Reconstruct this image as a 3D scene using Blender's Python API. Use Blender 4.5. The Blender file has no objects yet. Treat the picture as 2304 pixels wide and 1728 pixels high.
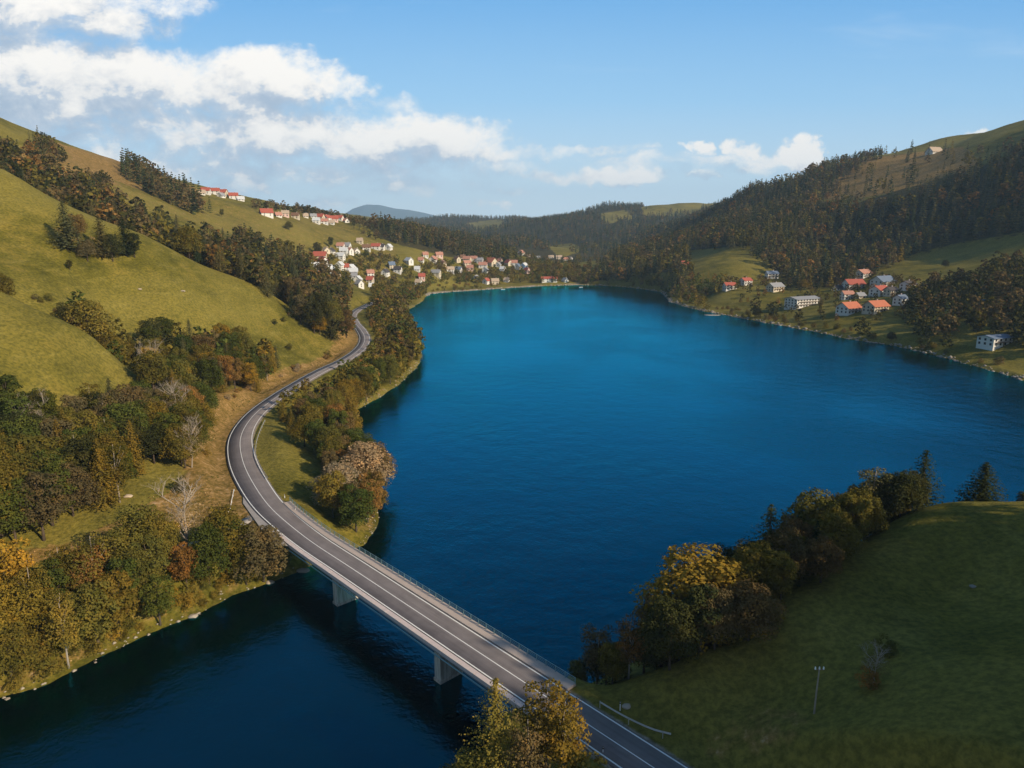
import bpy, math, random
import numpy as np
R = math.radians
rng = np.random.default_rng(7)
random.seed(7)
sc = bpy.context.scene
col = sc.collection

# ------------------------------------------------------------------ camera
F, HY, HC = 700.0, 232.0, 79.0
PT = math.atan((384 - HY) / F)
cam = bpy.data.cameras.new("camera")
co = bpy.data.objects.new("camera", cam)
col.objects.link(co)
co.location = (0, 0, HC)
co.rotation_euler = (math.pi / 2 - PT, 0, 0)
cam.sensor_width = 36
cam.lens = 36 * F / 1024
cam.clip_start = 1
cam.clip_end = 40000
sc.camera = co

# ------------------------------------------------------------------ light
SUN_EL = R(28)
SUN_DIR = (0.84, -0.54)                       # horizontal direction towards the sun
sl = bpy.data.lights.new("sun", 'SUN')
sl.energy = 5.0
sl.angle = R(0.6)
sl.color = (1.0, 0.84, 0.61)
so = bpy.data.objects.new("sun", sl)
col.objects.link(so)
so.location = (200, -150, 300)
az = math.atan2(SUN_DIR[0], SUN_DIR[1])       # clockwise from +Y
so.rotation_euler = (math.pi / 2 - SUN_EL, 0, math.pi - az)
sc.view_settings.view_transform = 'Standard'
sc.view_settings.look = 'None'
sc.view_settings.exposure = 0.22
sc.view_settings.gamma = 1.0
sc.render.resolution_x, sc.render.resolution_y = 1024, 768


class NT:
    """tiny node-tree builder"""
    def __init__(self, tree): self.t = tree; self.n = tree.nodes; self.l = tree.links
    def new(self, typ, **kw):
        nd = self.n.new(typ)
        for k, v in kw.items(): setattr(nd, k, v)
        return nd
    def put(self, sock, v):
        if isinstance(v, bpy.types.NodeSocket): self.l.new(v, sock)
        elif v is not None: sock.default_value = v
    def math(self, op, a, b=None, c=None, clamp=False):
        nd = self.new('ShaderNodeMath', operation=op, use_clamp=clamp)
        self.put(nd.inputs[0], a)
        if b is not None: self.put(nd.inputs[1], b)
        if c is not None: self.put(nd.inputs[2], c)
        return nd.outputs[0]
    def vmath(self, op, a, b=None, out=0):
        nd = self.new('ShaderNodeVectorMath', operation=op)
        self.put(nd.inputs[0], a)
        if b is not None: self.put(nd.inputs[1], b)
        return nd.outputs[out]
    def mix(self, f, a, b, blend='MIX'):
        nd = self.new('ShaderNodeMix', data_type='RGBA', blend_type=blend)
        self.put(nd.inputs[0], f); self.put(nd.inputs[6], a); self.put(nd.inputs[7], b)
        return nd.outputs[2]
    def noise(self, vec, scale, detail=4, rough=0.55, dist=0.0, out=0):
        nd = self.new('ShaderNodeTexNoise')
        if vec is not None: self.put(nd.inputs['Vector'], vec)
        nd.inputs['Scale'].default_value = scale
        nd.inputs['Detail'].default_value = detail
        nd.inputs['Roughness'].default_value = rough
        nd.inputs['Distortion'].default_value = dist
        return nd.outputs[out]
    def ramp(self, f, stops):
        nd = self.new('ShaderNodeValToRGB')
        self.put(nd.inputs[0], f)
        e = nd.color_ramp.elements
        while len(e) < len(stops): e.new(0.5)
        for i, (p, c) in enumerate(stops):
            e[i].position = p; e[i].color = (*c, 1) if len(c) == 3 else c
        return nd.outputs[0]
    def maprange(self, v, a, b, c=0.0, d=1.0, smooth=True):
        nd = self.new('ShaderNodeMapRange', interpolation_type='SMOOTHSTEP' if smooth else 'LINEAR')
        for k, x in enumerate((v, a, b, c, d)): self.put(nd.inputs[k], x)
        return nd.outputs[0]


def px_uv(x, y):
    """photograph pixel -> direction tangents (x/y, z/y): fixed directions in the sky"""
    a = x - 512; b = 384 - y
    fy = F * math.cos(PT) + b * math.sin(PT)
    return a / fy, (-F * math.sin(PT) + b * math.cos(PT)) / fy

# ------------------------------------------------------------------ sky with clouds
world = bpy.data.worlds.new("World")
sc.world = world
world.use_nodes = True
W = NT(world.node_tree)
W.n.clear()
wout = W.new('ShaderNodeOutputWorld')
bg = W.new('ShaderNodeBackground')
sky = W.new('ShaderNodeTexSky', sky_type='NISHITA')
sky.sun_disc = False
sky.sun_elevation = SUN_EL
sky.sun_rotation = az
sky.altitude = 500
sky.air_density = 1.0
sky.dust_density = 0.6
sky.ozone_density = 2.0

# cloud density as a node group of the direction tangents
CLOUDS = [  # centre x, y (sky direction as seen in the photo), half width, half height, strength
    (30, 85, 110, 44, 1.3), (120, 82, 90, 36, 1.15), (200, 92, 90, 34, 1.0), (272, 78, 62, 26, 1.25), (325, 92, 46, 20, .85), (355, 98, 24, 8, .5),
    (20, 125, 130, 36, .8), (150, 122, 150, 34, .7), (260, 110, 120, 30, .6), (60, 8, 140, 38, .95), (150, 2, 70, 20, .8), (30, 42, 80, 34, .65), (120, 40, 50, 16, .4),
    (250, 134, 100, 24, 1.1), (300, 128, 60, 20, 1.0), (350, 142, 90, 24, .9), (400, 138, 80, 22, 1.1), (455, 140, 60, 18, .9), (440, 152, 100, 14, .9), (490, 132, 30, 10, .5),
    (120, 150, 110, 24, .6), (270, 172, 140, 18, .7), (400, 182, 130, 16, .5), (480, 166, 100, 13, .5), (220, 180, 110, 20, .55), (180, 165, 90, 18, .6),
    (692, 147, 15, 7, 1.0), (735, 147, 17, 10, 1.1), (762, 157, 44, 10, .75), (795, 156, 20, 12, 1.2), (808, 149, 17, 13, 1.25), (720, 158, 40, 7, .6),
    (600, 174, 80, 9, 1.0), (570, 172, 34, 8, .6), (700, 176, 30, 9, .5), (500, 190, 44, 7, .45), (540, 152, 100, 9, .5),
    (660, 160, 100, 10, .45), (760, 166, 80, 10, .5), (972, 138, 14, 7, 1.0), (490, 203, 20, 5, .6), (620, 150, 60, 7, .4), (340, 205, 60, 10, .45), (200, 150, 190, 40, .42), (420, 165, 150, 26, .40), (380, 110, 60, 16, .35), (640, 165, 150, 16, .34)]
g = bpy.data.node_groups.new("cloud_shape", 'ShaderNodeTree')
g.interface.new_socket("uv", in_out='INPUT', socket_type='NodeSocketVector')
g.interface.new_socket("d", in_out='OUTPUT', socket_type='NodeSocketFloat')
G = NT(g)
gi = G.new('NodeGroupInput'); go = G.new('NodeGroupOutput')
acc = None
for (cx, cy, hw, hh, st) in CLOUDS:
    u0, v0 = px_uv(cx, cy); u1, _ = px_uv(cx + hw, cy); _, v1 = px_uv(cx, cy - hh)
    q = G.vmath('MULTIPLY', G.vmath('SUBTRACT', gi.outputs[0], (u0, v0, 0)), (.84 * st ** -.5 / (u1 - u0), .84 * st ** -.5 / (v1 - v0), 0))
    val = G.math('MULTIPLY_ADD', G.vmath('DOT_PRODUCT', q, q, out=1), -st, st)
    if acc is None: acc = val
    else:
        nd = G.new('ShaderNodeMath', operation='SMOOTH_MAX')
        G.put(nd.inputs[0], acc); G.put(nd.inputs[1], val); nd.inputs[2].default_value = 0.3
        acc = nd.outputs[0]
G.put(go.inputs[0], G.math('MAXIMUM', acc, 0.0))

tc = W.new('ShaderNodeTexCoord')
sep = W.new('ShaderNodeSeparateXYZ'); W.put(sep.inputs[0], tc.outputs['Generated'])
ysafe = W.math('MAXIMUM', sep.outputs[1], 0.05)
uu = W.math('DIVIDE', sep.outputs[0], ysafe); vv = W.math('DIVIDE', sep.outputs[2], ysafe)
cmb = W.new('ShaderNodeCombineXYZ'); W.put(cmb.inputs[0], uu); W.put(cmb.inputs[1], vv)
wn = W.noise(cmb.outputs[0], 7, 5, .6, out=1)
wn2 = W.noise(cmb.outputs[0], 28, 4, .6, out=1)
uvw = W.vmath('ADD', cmb.outputs[0], W.vmath('MULTIPLY', W.vmath('SUBTRACT', wn, (.5, .5, .5)), (.12, .055, 0)))
uvw = W.vmath('ADD', uvw, W.vmath('MULTIPLY', W.vmath('SUBTRACT', wn2, (.5, .5, .5)), (.045, .032, 0)))
cms = W.new('ShaderNodeMapping'); cms.inputs['Scale'].default_value = (1, 1.5, 1)
def dens(off, det):
    nd = W.new('ShaderNodeGroup'); nd.node_tree = g
    p = W.vmath('ADD', uvw, off) if off else uvw
    W.put(nd.inputs[0], p)
    c0 = W.vmath('ADD', cmb.outputs[0], off) if off else cmb.outputs[0]
    mpn = W.new('ShaderNodeMapping'); mpn.inputs['Scale'].default_value = (1, 1.5, 1); W.put(mpn.inputs[0], c0)
    n_ = W.math('SUBTRACT', W.noise(mpn.outputs[0], 13, det, .66, .25), .5)
    return W.math('ADD', nd.outputs[0], W.math('MULTIPLY', W.math('MULTIPLY', n_, 2.3), W.maprange(nd.outputs[0], 0.0, 0.3)))
d0 = dens(None, 9); d1 = dens((0.014, 0.030, 0), 4)
front = W.math('GREATER_THAN', sep.outputs[1], 0.06)
alpha = W.math('MULTIPLY', W.maprange(d0, -0.03, 0.92), front)
shn = W.math('SUBTRACT', W.noise(W.vmath('MULTIPLY', cmb.outputs[0], (1, 1.7, 1)), 19, 6, .6, .3), .5)
sh = W.math('ADD', W.math('MULTIPLY', W.math('SUBTRACT', d0, d1), .8), W.math('MULTIPLY', shn, 1.1))
lit = W.maprange(sh, -0.55, 0.55)
ccol = W.ramp(lit, [(0.0, (.38, .48, .61)), (0.38, (.54, .61, .70)), (0.58, (.78, .78, .78)), (1.0, (1.0, .96, .90))])
# thin cirrus streaks
cmap = W.new('ShaderNodeMapping'); cmap.inputs['Scale'].default_value = (1.0, 6.0, 1); cmap.inputs['Rotation'].default_value = (0, 0, R(-4))
W.put(cmap.inputs[0], cmb.outputs[0])
cir = W.maprange(W.noise(cmap.outputs[0], 2.2, 6, .6, .4), .55, .85, 0, .26)
cir = W.math('MULTIPLY', cir, front)
horiz = W.maprange(vv, -0.02, 0.62, smooth=False)
skyc = W.ramp(horiz, [(0.0, (.74, .86, .92)), (.15, (.56, .76, .90)), (.30, (.31, .60, .89)), (.50, (.14, .42, .80)), (1.0, (.03, .155, .32))])
nish = W.vmath('MULTIPLY', sky.outputs[0], (.10, .10, .10))
# overhead and behind: the Nishita sky; ahead its hue follows the measured gradient
skyf = W.mix(0.88, nish, skyc)
skyf = W.mix(front, nish, skyf)
skyf = W.mix(cir, skyf, (.82, .88, .93, 1))
skyf = W.mix(alpha, skyf, ccol)
W.put(bg.inputs[0], skyf)
bg.inputs[1].default_value = 1.0
W.l.new(bg.outputs[0], wout.inputs[0])

# ------------------------------------------------------------------ helpers
def tag(o, label=None, cat=None, group=None, kind=None):
    if label: o['label'] = label
    if cat: o['category'] = cat
    if group: o['group'] = group
    if kind: o['kind'] = kind
    return o

def link(name, data, parent=None):
    o = bpy.data.objects.new(name, data); col.objects.link(o)
    if parent is not None: o.parent = parent
    return o

def empty(name, loc, rz=0.0):
    o = link(name, None); o.location = loc; o.rotation_euler = (0, 0, rz); o.empty_display_size = .5
    return o

def np_mesh(name, V, Fc, mats=(), smooth=False, attr=None, mi=None):
    """V (n,3); Fc (m,k) uniform polygons"""
    V = np.asarray(V, np.float32); Fc = np.asarray(Fc, np.int32)
    me = bpy.data.meshes.new(name)
    m, k = Fc.shape
    me.vertices.add(len(V)); me.vertices.foreach_set('co', V.ravel())
    me.loops.add(m * k); me.loops.foreach_set('vertex_index', Fc.ravel())
    me.polygons.add(m)
    me.polygons.foreach_set('loop_start', np.arange(0, m * k, k, dtype=np.int32))
    if smooth: me.polygons.foreach_set('use_smooth', np.ones(m, bool))
    for mt in mats: me.materials.append(mt)
    if mi is not None: me.polygons.foreach_set('material_index', np.asarray(mi, np.int32))
    me.update(calc_edges=True)
    if attr:
        for an, (dom, arr) in attr.items():
            a = me.attributes.new(an, 'FLOAT_COLOR', dom)
            arr = np.asarray(arr, np.float32)
            if arr.shape[1] == 3: arr = np.concatenate([arr, np.ones((len(arr), 1), np.float32)], 1)
            a.data.foreach_set('color', arr.ravel())
    return me


class MB:
    """collects boxes, prisms, tubes for one mesh"""
    def __init__(self): self.v = []; self.f = []; self.m = []
    def quad(self, pts, m=0):
        b = len(self.v); self.v += [tuple(p) for p in pts]; self.f.append(tuple(range(b, b + len(pts)))); self.m.append(m)
    def box(self, x0, x1, y0, y1, z0, z1, m=0):
        b = len(self.v)
        self.v += [(x0, y0, z0), (x1, y0, z0), (x1, y1, z0), (x0, y1, z0), (x0, y0, z1), (x1, y0, z1), (x1, y1, z1), (x0, y1, z1)]
        for q in ((0, 3, 2, 1), (4, 5, 6, 7), (0, 1, 5, 4), (1, 2, 6, 5), (2, 3, 7, 6), (3, 0, 4, 7)):
            self.f.append(tuple(b + i for i in q)); self.m.append(m)
    def tube(self, pts, rad, n=6, m=0, cap=True):
        P = [np.array(p, float) for p in pts]
        if not hasattr(rad, '__len__'): rad = [rad] * len(P)
        rings = []
        for i, p in enumerate(P):
            t = (P[min(i + 1, len(P) - 1)] - P[max(i - 1, 0)]); t = t / (np.linalg.norm(t) + 1e-9)
            up = np.array((0, 0, 1.)) if abs(t[2]) < .9 else np.array((1., 0, 0))
            a = np.cross(t, up); a /= np.linalg.norm(a); c = np.cross(t, a)
            b0 = len(self.v)
            for k in range(n):
                th = 2 * math.pi * k / n
                self.v.append(tuple(p + rad[i] * (math.cos(th) * a + math.sin(th) * c)))
            rings.append(b0)
        for i in range(len(P) - 1):
            for k in range(n):
                self.f.append((rings[i] + k, rings[i] + (k + 1) % n, rings[i + 1] + (k + 1) % n, rings[i + 1] + k)); self.m.append(m)
        if cap:
            self.f.append(tuple(rings[0] + k for k in range(n))[::-1]); self.m.append(m)
            self.f.append(tuple(rings[-1] + k for k in range(n))); self.m.append(m)
    def mesh(self, name, mats, smooth=False):
        me = bpy.data.meshes.new(name)
        me.from_pydata(self.v, [], self.f)
        for mt in (mats if isinstance(mats, (list, tuple)) else [mats]): me.materials.append(mt)
        me.polygons.foreach_set('material_index', self.m)
        if smooth: me.polygons.foreach_set('use_smooth', [True] * len(self.f))
        me.update()
        return me
    def build(self, name, mats, parent=None, smooth=False):
        return link(name, self.mesh(name, mats, smooth), parent)

# ------------------------------------------------------------------ materials
def new_mat(name):
    m = bpy.data.materials.new(name); m.use_nodes = True
    T = NT(m.node_tree)
    return m, T, T.n['Principled BSDF']

def simple(name, c, rough=.7, var=.25, scale=3.0, metal=0.0, bump=0.0, objvar=0.0):
    m, T, b = new_mat(name)
    tcn = T.new('ShaderNodeTexCoord')
    n = T.noise(tcn.outputs['Object'], scale, 6, .6)
    cc = T.mix(n, tuple(x * (1 - var) for x in c) + (1,), tuple(min(1, x * (1 + var)) for x in c) + (1,))
    if objvar:
        oi = T.new('ShaderNodeObjectInfo')
        cc = T.mix(1.0, cc, T.ramp(oi.outputs['Random'], [(0, (1 - objvar,) * 3), (1, (1 + objvar * .3, 1, 1 - objvar * .4))]), 'MULTIPLY')
    T.put(b.inputs['Base Color'], cc)
    b.inputs['Roughness'].default_value = rough
    b.inputs['Metallic'].default_value = metal
    if bump:
        bn = T.new('ShaderNodeBump'); bn.inputs['Strength'].default_value = bump; bn.inputs['Distance'].default_value = .05
        T.put(bn.inputs['Height'], n); T.put(b.inputs['Normal'], bn.outputs[0])
    return m

def terrain_mat():
    m, T, b = new_mat("meadow_ground")
    geo = T.new('ShaderNodeNewGeometry'); P = geo.outputs['Position']
    at = T.new('ShaderNodeAttribute'); at.attribute_name = 'zone'
    sp = T.new('ShaderNodeSeparateColor'); T.put(sp.inputs[0], at.outputs['Color'])
    nbig = T.noise(P, .012, 5, .55); nmid = T.noise(P, .07, 6, .6, .3); nfin = T.noise(P, .9, 8, .7); nfin2 = T.noise(P, .28, 5, .65)
    # streaks that follow the contour of the slopes (mowing rows and cattle paths)
    mp = T.new('ShaderNodeMapping'); T.put(mp.inputs[0], P); mp.inputs['Scale'].default_value = (.035, .05, .30)
    nst = T.noise(mp.outputs[0], 1.6, 5, .6, .5)
    gr = T.ramp(nmid, [(.32, (.074, .070, .011)), (.50, (.125, .109, .016)), (.66, (.200, .155, .030))])
    gr = T.mix(T.math('MULTIPLY', T.maprange(nbig, .40, .62), .85), gr, (.20, .165, .036, 1))
    gr = T.mix(T.math('MULTIPLY', T.maprange(nst, .50, .70), .34), gr, (.26, .215, .06, 1))
    gr = T.mix(T.maprange(nfin, .34, .66), T.mix(1.0, gr, (.62, .66, .6, 1), 'MULTIPLY'), T.mix(1.0, gr, (1.30, 1.25, 1.15, 1), 'MULTIPLY'))
    dr = T.ramp(T.math('ADD', T.math('MULTIPLY', nfin, .6), T.math('MULTIPLY', nfin2, .4)), [(.32, (.055, .050, .012)), (.45, (.16, .105, .025)), (.56, (.30, .18, .06)), (.68, (.50, .34, .20))])
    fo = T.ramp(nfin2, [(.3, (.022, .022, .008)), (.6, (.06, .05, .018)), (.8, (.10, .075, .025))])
    gv = T.ramp(nfin, [(.3, (.12, .10, .08)), (.7, (.42, .36, .29))])
    sh_ = T.math('MULTIPLY', T.math('SUBTRACT', nfin2, .5), .9)
    c = T.mix(T.maprange(T.math('ADD', sp.outputs[0], sh_), .35, .65), gr, dr)
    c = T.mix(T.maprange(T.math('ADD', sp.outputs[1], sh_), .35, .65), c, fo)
    c = T.mix(T.maprange(T.math('ADD', sp.outputs[2], T.math('MULTIPLY', sh_, .7)), .35, .65), c, gv)
    T.put(b.inputs['Base Color'], c)
    b.inputs['Roughness'].default_value = .95
    b.inputs['Specular IOR Level'].default_value = .08
    bm = T.new('ShaderNodeBump'); bm.inputs['Strength'].default_value = .9; bm.inputs['Distance'].default_value = .5
    T.put(bm.inputs['Height'], T.math('ADD', nfin, T.math('MULTIPLY', nfin2, 1.2)))
    T.put(b.inputs['Normal'], bm.outputs[0])
    return m

def water_mat():
    m, T, b = new_mat("lake_water")
    geo = T.new('ShaderNodeNewGeometry'); P = geo.outputs['Position']
    w1 = T.noise(P, .45, 5, .65); w2 = T.noise(P, .12, 3, .5); w3 = T.noise(P, 1.6, 3, .5)
    calm = T.maprange(T.noise(P, .012, 4, .55, .6), .35, .65, .55, 1.15)
    h = T.math('ADD', T.math('MULTIPLY', w1, .5), T.math('ADD', w2, T.math('MULTIPLY', w3, .18)))
    bm = T.new('ShaderNodeBump'); bm.inputs['Distance'].default_value = .55
    T.put(bm.inputs['Strength'], T.math('MULTIPLY', calm, .5)); T.put(bm.inputs['Height'], h)
    T.n.remove(b)
    fr = T.new('ShaderNodeFresnel'); fr.inputs['IOR'].default_value = 1.78; T.put(fr.inputs['Normal'], bm.outputs[0])
    gl = T.new('ShaderNodeBsdfGlossy'); gl.inputs['Roughness'].default_value = .09
    gl.inputs['Color'].default_value = (.02, .67, 1.0, 1); T.put(gl.inputs['Normal'], bm.outputs[0])
    df = T.new('ShaderNodeBsdfDiffuse'); df.inputs['Color'].default_value = (.0003, .003, .0025, 1); T.put(df.inputs['Normal'], bm.outputs[0])
    mx = T.new('ShaderNodeMixShader'); T.put(mx.inputs[0], fr.outputs[0]); T.l.new(df.outputs[0], mx.inputs[1]); T.l.new(gl.outputs[0], mx.inputs[2])
    T.l.new(mx.outputs[0], T.n['Material Output'].inputs[0])
    return m

def foliage_mat(name, attr=False, dark=1.0):
    m, T, b = new_mat(name)
    if attr:
        a = T.new('ShaderNodeAttribute'); a.attribute_name = 'tint'; base = a.outputs['Color']
    else:
        oi = T.new('ShaderNodeObjectInfo'); base = oi.outputs['Color']
    geo = T.new('ShaderNodeNewGeometry')
    n = T.noise(geo.outputs['Position'], .35, 3, .6)
    v = T.ramp(n, [(.30, (.55, .62, .60)), (.50, (1, 1, 1)), (.70, (1.45, 1.22, .95))])
    c = T.mix(1.0, base, v, 'MULTIPLY')
    T.n.remove(b)
    df = T.new('ShaderNodeBsdfDiffuse'); T.put(df.inputs[0], c)
    tr = T.new('ShaderNodeBsdfTranslucent'); T.put(tr.inputs[0], T.mix(1.0, c, (1.15, 1.0, .6, 1), 'MULTIPLY'))
    mx = T.new('ShaderNodeMixShader'); mx.inputs[0].default_value = .22
    T.l.new(df.outputs[0], mx.inputs[1]); T.l.new(tr.outputs[0], mx.inputs[2])
    T.l.new(mx.outputs[0], T.n['Material Output'].inputs[0])
    return m

def asphalt_mat():
    m, T, b = new_mat("asphalt")
    geo = T.new('ShaderNodeNewGeometry'); P = geo.outputs['Position']
    n1 = T.noise(P, .25, 5, .6, .4); n2 = T.noise(P, 6, 4, .7)
    uvn = T.new('ShaderNodeUVMap'); s = T.new('ShaderNodeSeparateXYZ'); T.put(s.inputs[0], uvn.outputs[0])
    mp = T.new('ShaderNodeMapping'); T.put(mp.inputs[0], uvn.outputs[0]); mp.inputs['Scale'].default_value = (1.6, .03, 1)
    tr = T.noise(mp.outputs[0], 1.2, 4, .6)
    f = T.math('ADD', T.math('ADD', T.math('MULTIPLY', n1, .45), T.math('MULTIPLY', tr, .4)), T.math('MULTIPLY', n2, .15))
    c = T.ramp(f, [(.34, (.115, .098, .096)), (.5, (.165, .140, .136)), (.66, (.215, .185, .178))])
    T.put(b.inputs['Base Color'], c); b.inputs['Roughness'].default_value = .85
    return m

M = {}
M['terrain'] = terrain_mat(); M['water'] = water_mat(); M['leaf'] = foliage_mat("foliage"); M['leafm'] = foliage_mat("wood_foliage", True)
M['asphalt'] = asphalt_mat()
M['paint'] = simple("road_paint", (.74, .72, .68), .6, .18, .8)
M['concrete'] = simple("concrete", (.36, .30, .265), .85, .3, .8, bump=.4)
M['concrete_light'] = simple("light_concrete", (.52, .43, .40), .85, .22, 1.2, bump=.3)
M['pier'] = simple("pier_concrete", (.52, .45, .37), .85, .28, .5, bump=.4)
def stained(m):
    T = NT(m.node_tree); b = T.n['Principled BSDF']; src = b.inputs['Base Color'].links[0].from_socket
    g_ = T.new('ShaderNodeNewGeometry'); mp = T.new('ShaderNodeMapping'); T.put(mp.inputs[0], g_.outputs['Position']); mp.inputs['Scale'].default_value = (1.6, 1.6, .12)
    st = T.maprange(T.noise(mp.outputs[0], 1.5, 5, .65), .42, .62)
    T.put(b.inputs['Base Color'], T.mix(T.math('MULTIPLY', st, .6), src, (.15, .115, .08, 1)))
stained(M['pier'])
M['walk'] = simple("walkway_surface", (.43, .35, .30), .9, .16, .7)
M['girder'] = simple("girder_concrete", (.16, .165, .17), .85, .3, .6)
M['rail'] = simple("teal_railing_paint", (.20, .32, .34), .45, .1, 2, metal=.4)
M['steel'] = simple("galvanised_steel", (.50, .49, .46), .45, .15, 2, metal=.6)
M['bark'] = simple("bark", (.085, .060, .040), .95, .4, 1.5)
M['palebark'] = simple("pale_bark", (.30, .25, .20), .9, .35, 1.2)
M['gravel'] = simple("gravel", (.30, .27, .25), .95, .35, .8)
M['stone'] = simple("shore_stone", (.42, .37, .31), .9, .35, .5, objvar=.4)
M['white'] = simple("white_paint", (.80, .80, .78), .5, .05)
M['wood'] = simple("weathered_wood", (.20, .14, .09), .85, .3, 3)
M['pane'] = simple("window_glass", (.035, .045, .06), .15, .2)
M['dark'] = simple("dark_timber", (.07, .045, .03), .8, .2)

# ------------------------------------------------------------------ projection helpers (numpy)
CP, SP = math.cos(PT), math.sin(PT)
def ray(x, y):
    a = x - 512.; b = 384. - y
    return np.array((a, F * CP + b * SP, -F * SP + b * CP))
def hit(x, y, z):
    r = ray(x, y); t = (z - HC) / r[2]
    return float(r[0] * t), float(r[1] * t)
def pY(x, y, Y):
    r = ray(x, y); t = Y / r[1]
    return float(r[0] * t), float(Y), float(HC + r[2] * t)
def project(X, Y, Z):
    Zr = Z - HC
    d = Y * CP - Zr * SP; up = Y * SP + Zr * CP
    d = np.where(d < 1, 1, d)
    return 512 + F * X / d, 384 - F * up / d
def inpoly(px, py, poly):
    px = np.asarray(px, float); py = np.asarray(py, float)
    ins = np.zeros(px.shape, bool); n = len(poly); j = n - 1
    for i in range(n):
        xi, yi = poly[i]; xj, yj = poly[j]
        c = ((yi > py) != (yj > py)) & (px < (xj - xi) * (py - yi) / ((yj - yi) if yj != yi else 1e-9) + xi)
        ins ^= c; j = i
    return ins
def seg_dist(X, Y, pts, closed=False):
    best = np.full(X.shape, 1e9); par = np.zeros(X.shape)
    side = np.zeros(X.shape)
    n = len(pts); rngi = range(n if closed else n - 1)
    for i in rngi:
        ax, ay = pts[i]; bx, by = pts[(i + 1) % n]
        dx, dy = bx - ax, by - ay; L2 = dx * dx + dy * dy + 1e-9
        t = np.clip(((X - ax) * dx + (Y - ay) * dy) / L2, 0, 1)
        ex = X - ax - t * dx; ey = Y - ay - t * dy
        d = np.sqrt(ex * ex + ey * ey)
        m = d < best
        best = np.where(m, d, best)
        side = np.where(m, np.sign(dx * ey - dy * ex), side)
        par = np.where(m, i + t, par)
    return best, side, par
def hash2(ix, iy, s):
    h = (ix.astype(np.int64) * 374761393 + iy.astype(np.int64) * 668265263 + s * 974634777) & 0xFFFFFFFF
    h = ((h ^ (h >> 13)) * 1274126177) & 0xFFFFFFFF
    return ((h ^ (h >> 16)) & 0xFFFFFF) / float(0xFFFFFF)
def vnoise(X, Y, s):
    ix = np.floor(X); iy = np.floor(Y); fx = X - ix; fy = Y - iy
    fx = fx * fx * (3 - 2 * fx); fy = fy * fy * (3 - 2 * fy)
    a = hash2(ix, iy, s); b = hash2(ix + 1, iy, s); c = hash2(ix, iy + 1, s); d = hash2(ix + 1, iy + 1, s)
    return (a + (b - a) * fx) * (1 - fy) + (c + (d - c) * fx) * fy - .5

# ------------------------------------------------------------------ lake outline (water level z = 0)
def H0(pts): return [hit(x, y, 0) for x, y in pts]
west = [(-330, -150), (-240, -20), (-170, 50), (-122, 88)] + H0([(0, 697), (46, 685), (100, 658), (153, 632), (195, 616), (232, 595), (281, 577), (300, 570), (318, 561),
    (345, 552), (366, 545), (378, 520), (378, 495), (368, 470), (356, 445), (352, 425), (358, 410), (394, 389), (418, 366), (421, 352), (412, 335), (403, 318), (408, 310), (424, 301), (426, 296), (431, 293.6),
    (460, 291.5), (509, 288), (545, 286), (578, 285), (600, 285.5), (630, 287.5), (662, 292), (671, 302), (690, 308), (708, 312), (740, 318), (787, 326.5), (820, 333), (856, 340), (903, 347), (949, 359), (985, 369), (1024, 380)])
east = [(330, 345), (440, 320), (640, 310), (640, 190), (430, 178), (300, 184), (230, 190), (172, 182), (137, 177), (108, 171), (80, 157)] + H0([(768, 585), (722, 603), (652, 652), (592, 684), (560, 697)]) + \
    [(3, 100), (-4, 91), (-9, 80), (-15, 68), (-24, 48), (-34, 15), (-60, -150)]
LAKE = west + east

# ------------------------------------------------------------------ road centre line (z = 9)
RZ = 9.0
BA = np.array((-41.79, 145.59)); BD = np.array((.68267, -.73072)); BN = np.array((.73072, .68267))
def bp(s, t): p = BA + BD * s + BN * t; return float(p[0]), float(p[1])
ctr = [(112, -30), (96, 2), (75, 24), bp(118, 0), bp(96, 0), bp(70, 0), bp(40, 0), bp(10, 0), bp(-8, 0)]
ctr += [hit(x, y, RZ) for x, y in [(288.6, 524), (271.6, 508.7), (254.6, 485.6), (242, 458), (241, 436), (253, 416), (278, 396), (299, 383), (321, 370.7), (342, 361), (358, 350.5), (364.8, 339.5),
                                   (361.4, 330.5), (355.2, 323), (352.6, 315), (358, 309.5), (366, 305.5), (373, 302)]]
ctr = [np.array(p) for p in ctr]
def catmull(P, step=2.0):
    out = []
    for i in range(len(P) - 1):
        p0 = P[max(i - 1, 0)]; p1 = P[i]; p2 = P[i + 1]; p3 = P[min(i + 2, len(P) - 1)]
        n = max(2, int(np.linalg.norm(p2 - p1) / step))
        # centripetal-ish tangents
        l1 = np.linalg.norm(p2 - p1); l0 = max(1e-6, np.linalg.norm(p1 - p0)); l2 = max(1e-6, np.linalg.norm(p3 - p2))
        m1 = ((p2 - p1) / l1 * l0 + (p1 - p0) / l0 * l1) / (l0 + l1) * l1 if i > 0 else (p2 - p1)
        m2 = ((p3 - p2) / l2 * l1 + (p2 - p1) / l1 * l2) / (l1 + l2) * l1 if i < len(P) - 2 else (p2 - p1)
        for k in range(n):
            t = k / n; t2 = t * t; t3 = t2 * t
            out.append((2 * t3 - 3 * t2 + 1) * p1 + (t3 - 2 * t2 + t) * m1 + (-2 * t3 + 3 * t2) * p2 + (t3 - t2) * m2)
    out.append(P[-1])
    return np.array(out)
RC = catmull(ctr)
for _ in range(3): RC[1:-1] = RC[1:-1] * .5 + (RC[:-2] + RC[2:]) * .25
RCL = [tuple(p) for p in RC[::3]]
S_W, S_E = -20.0, 66.0                         # bridge ends along the axis

# side roads
def side(pts, z): return [np.array(hit(x, y, z)) for x, y in pts]
TRK = catmull(side([(272, 518), (255, 520), (236, 528), (214, 537), (190, 545), (150, 556), (120, 565), (92, 574), (60, 590), (20, 602), (-40, 612)], 7.6), 2.0)

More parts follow.
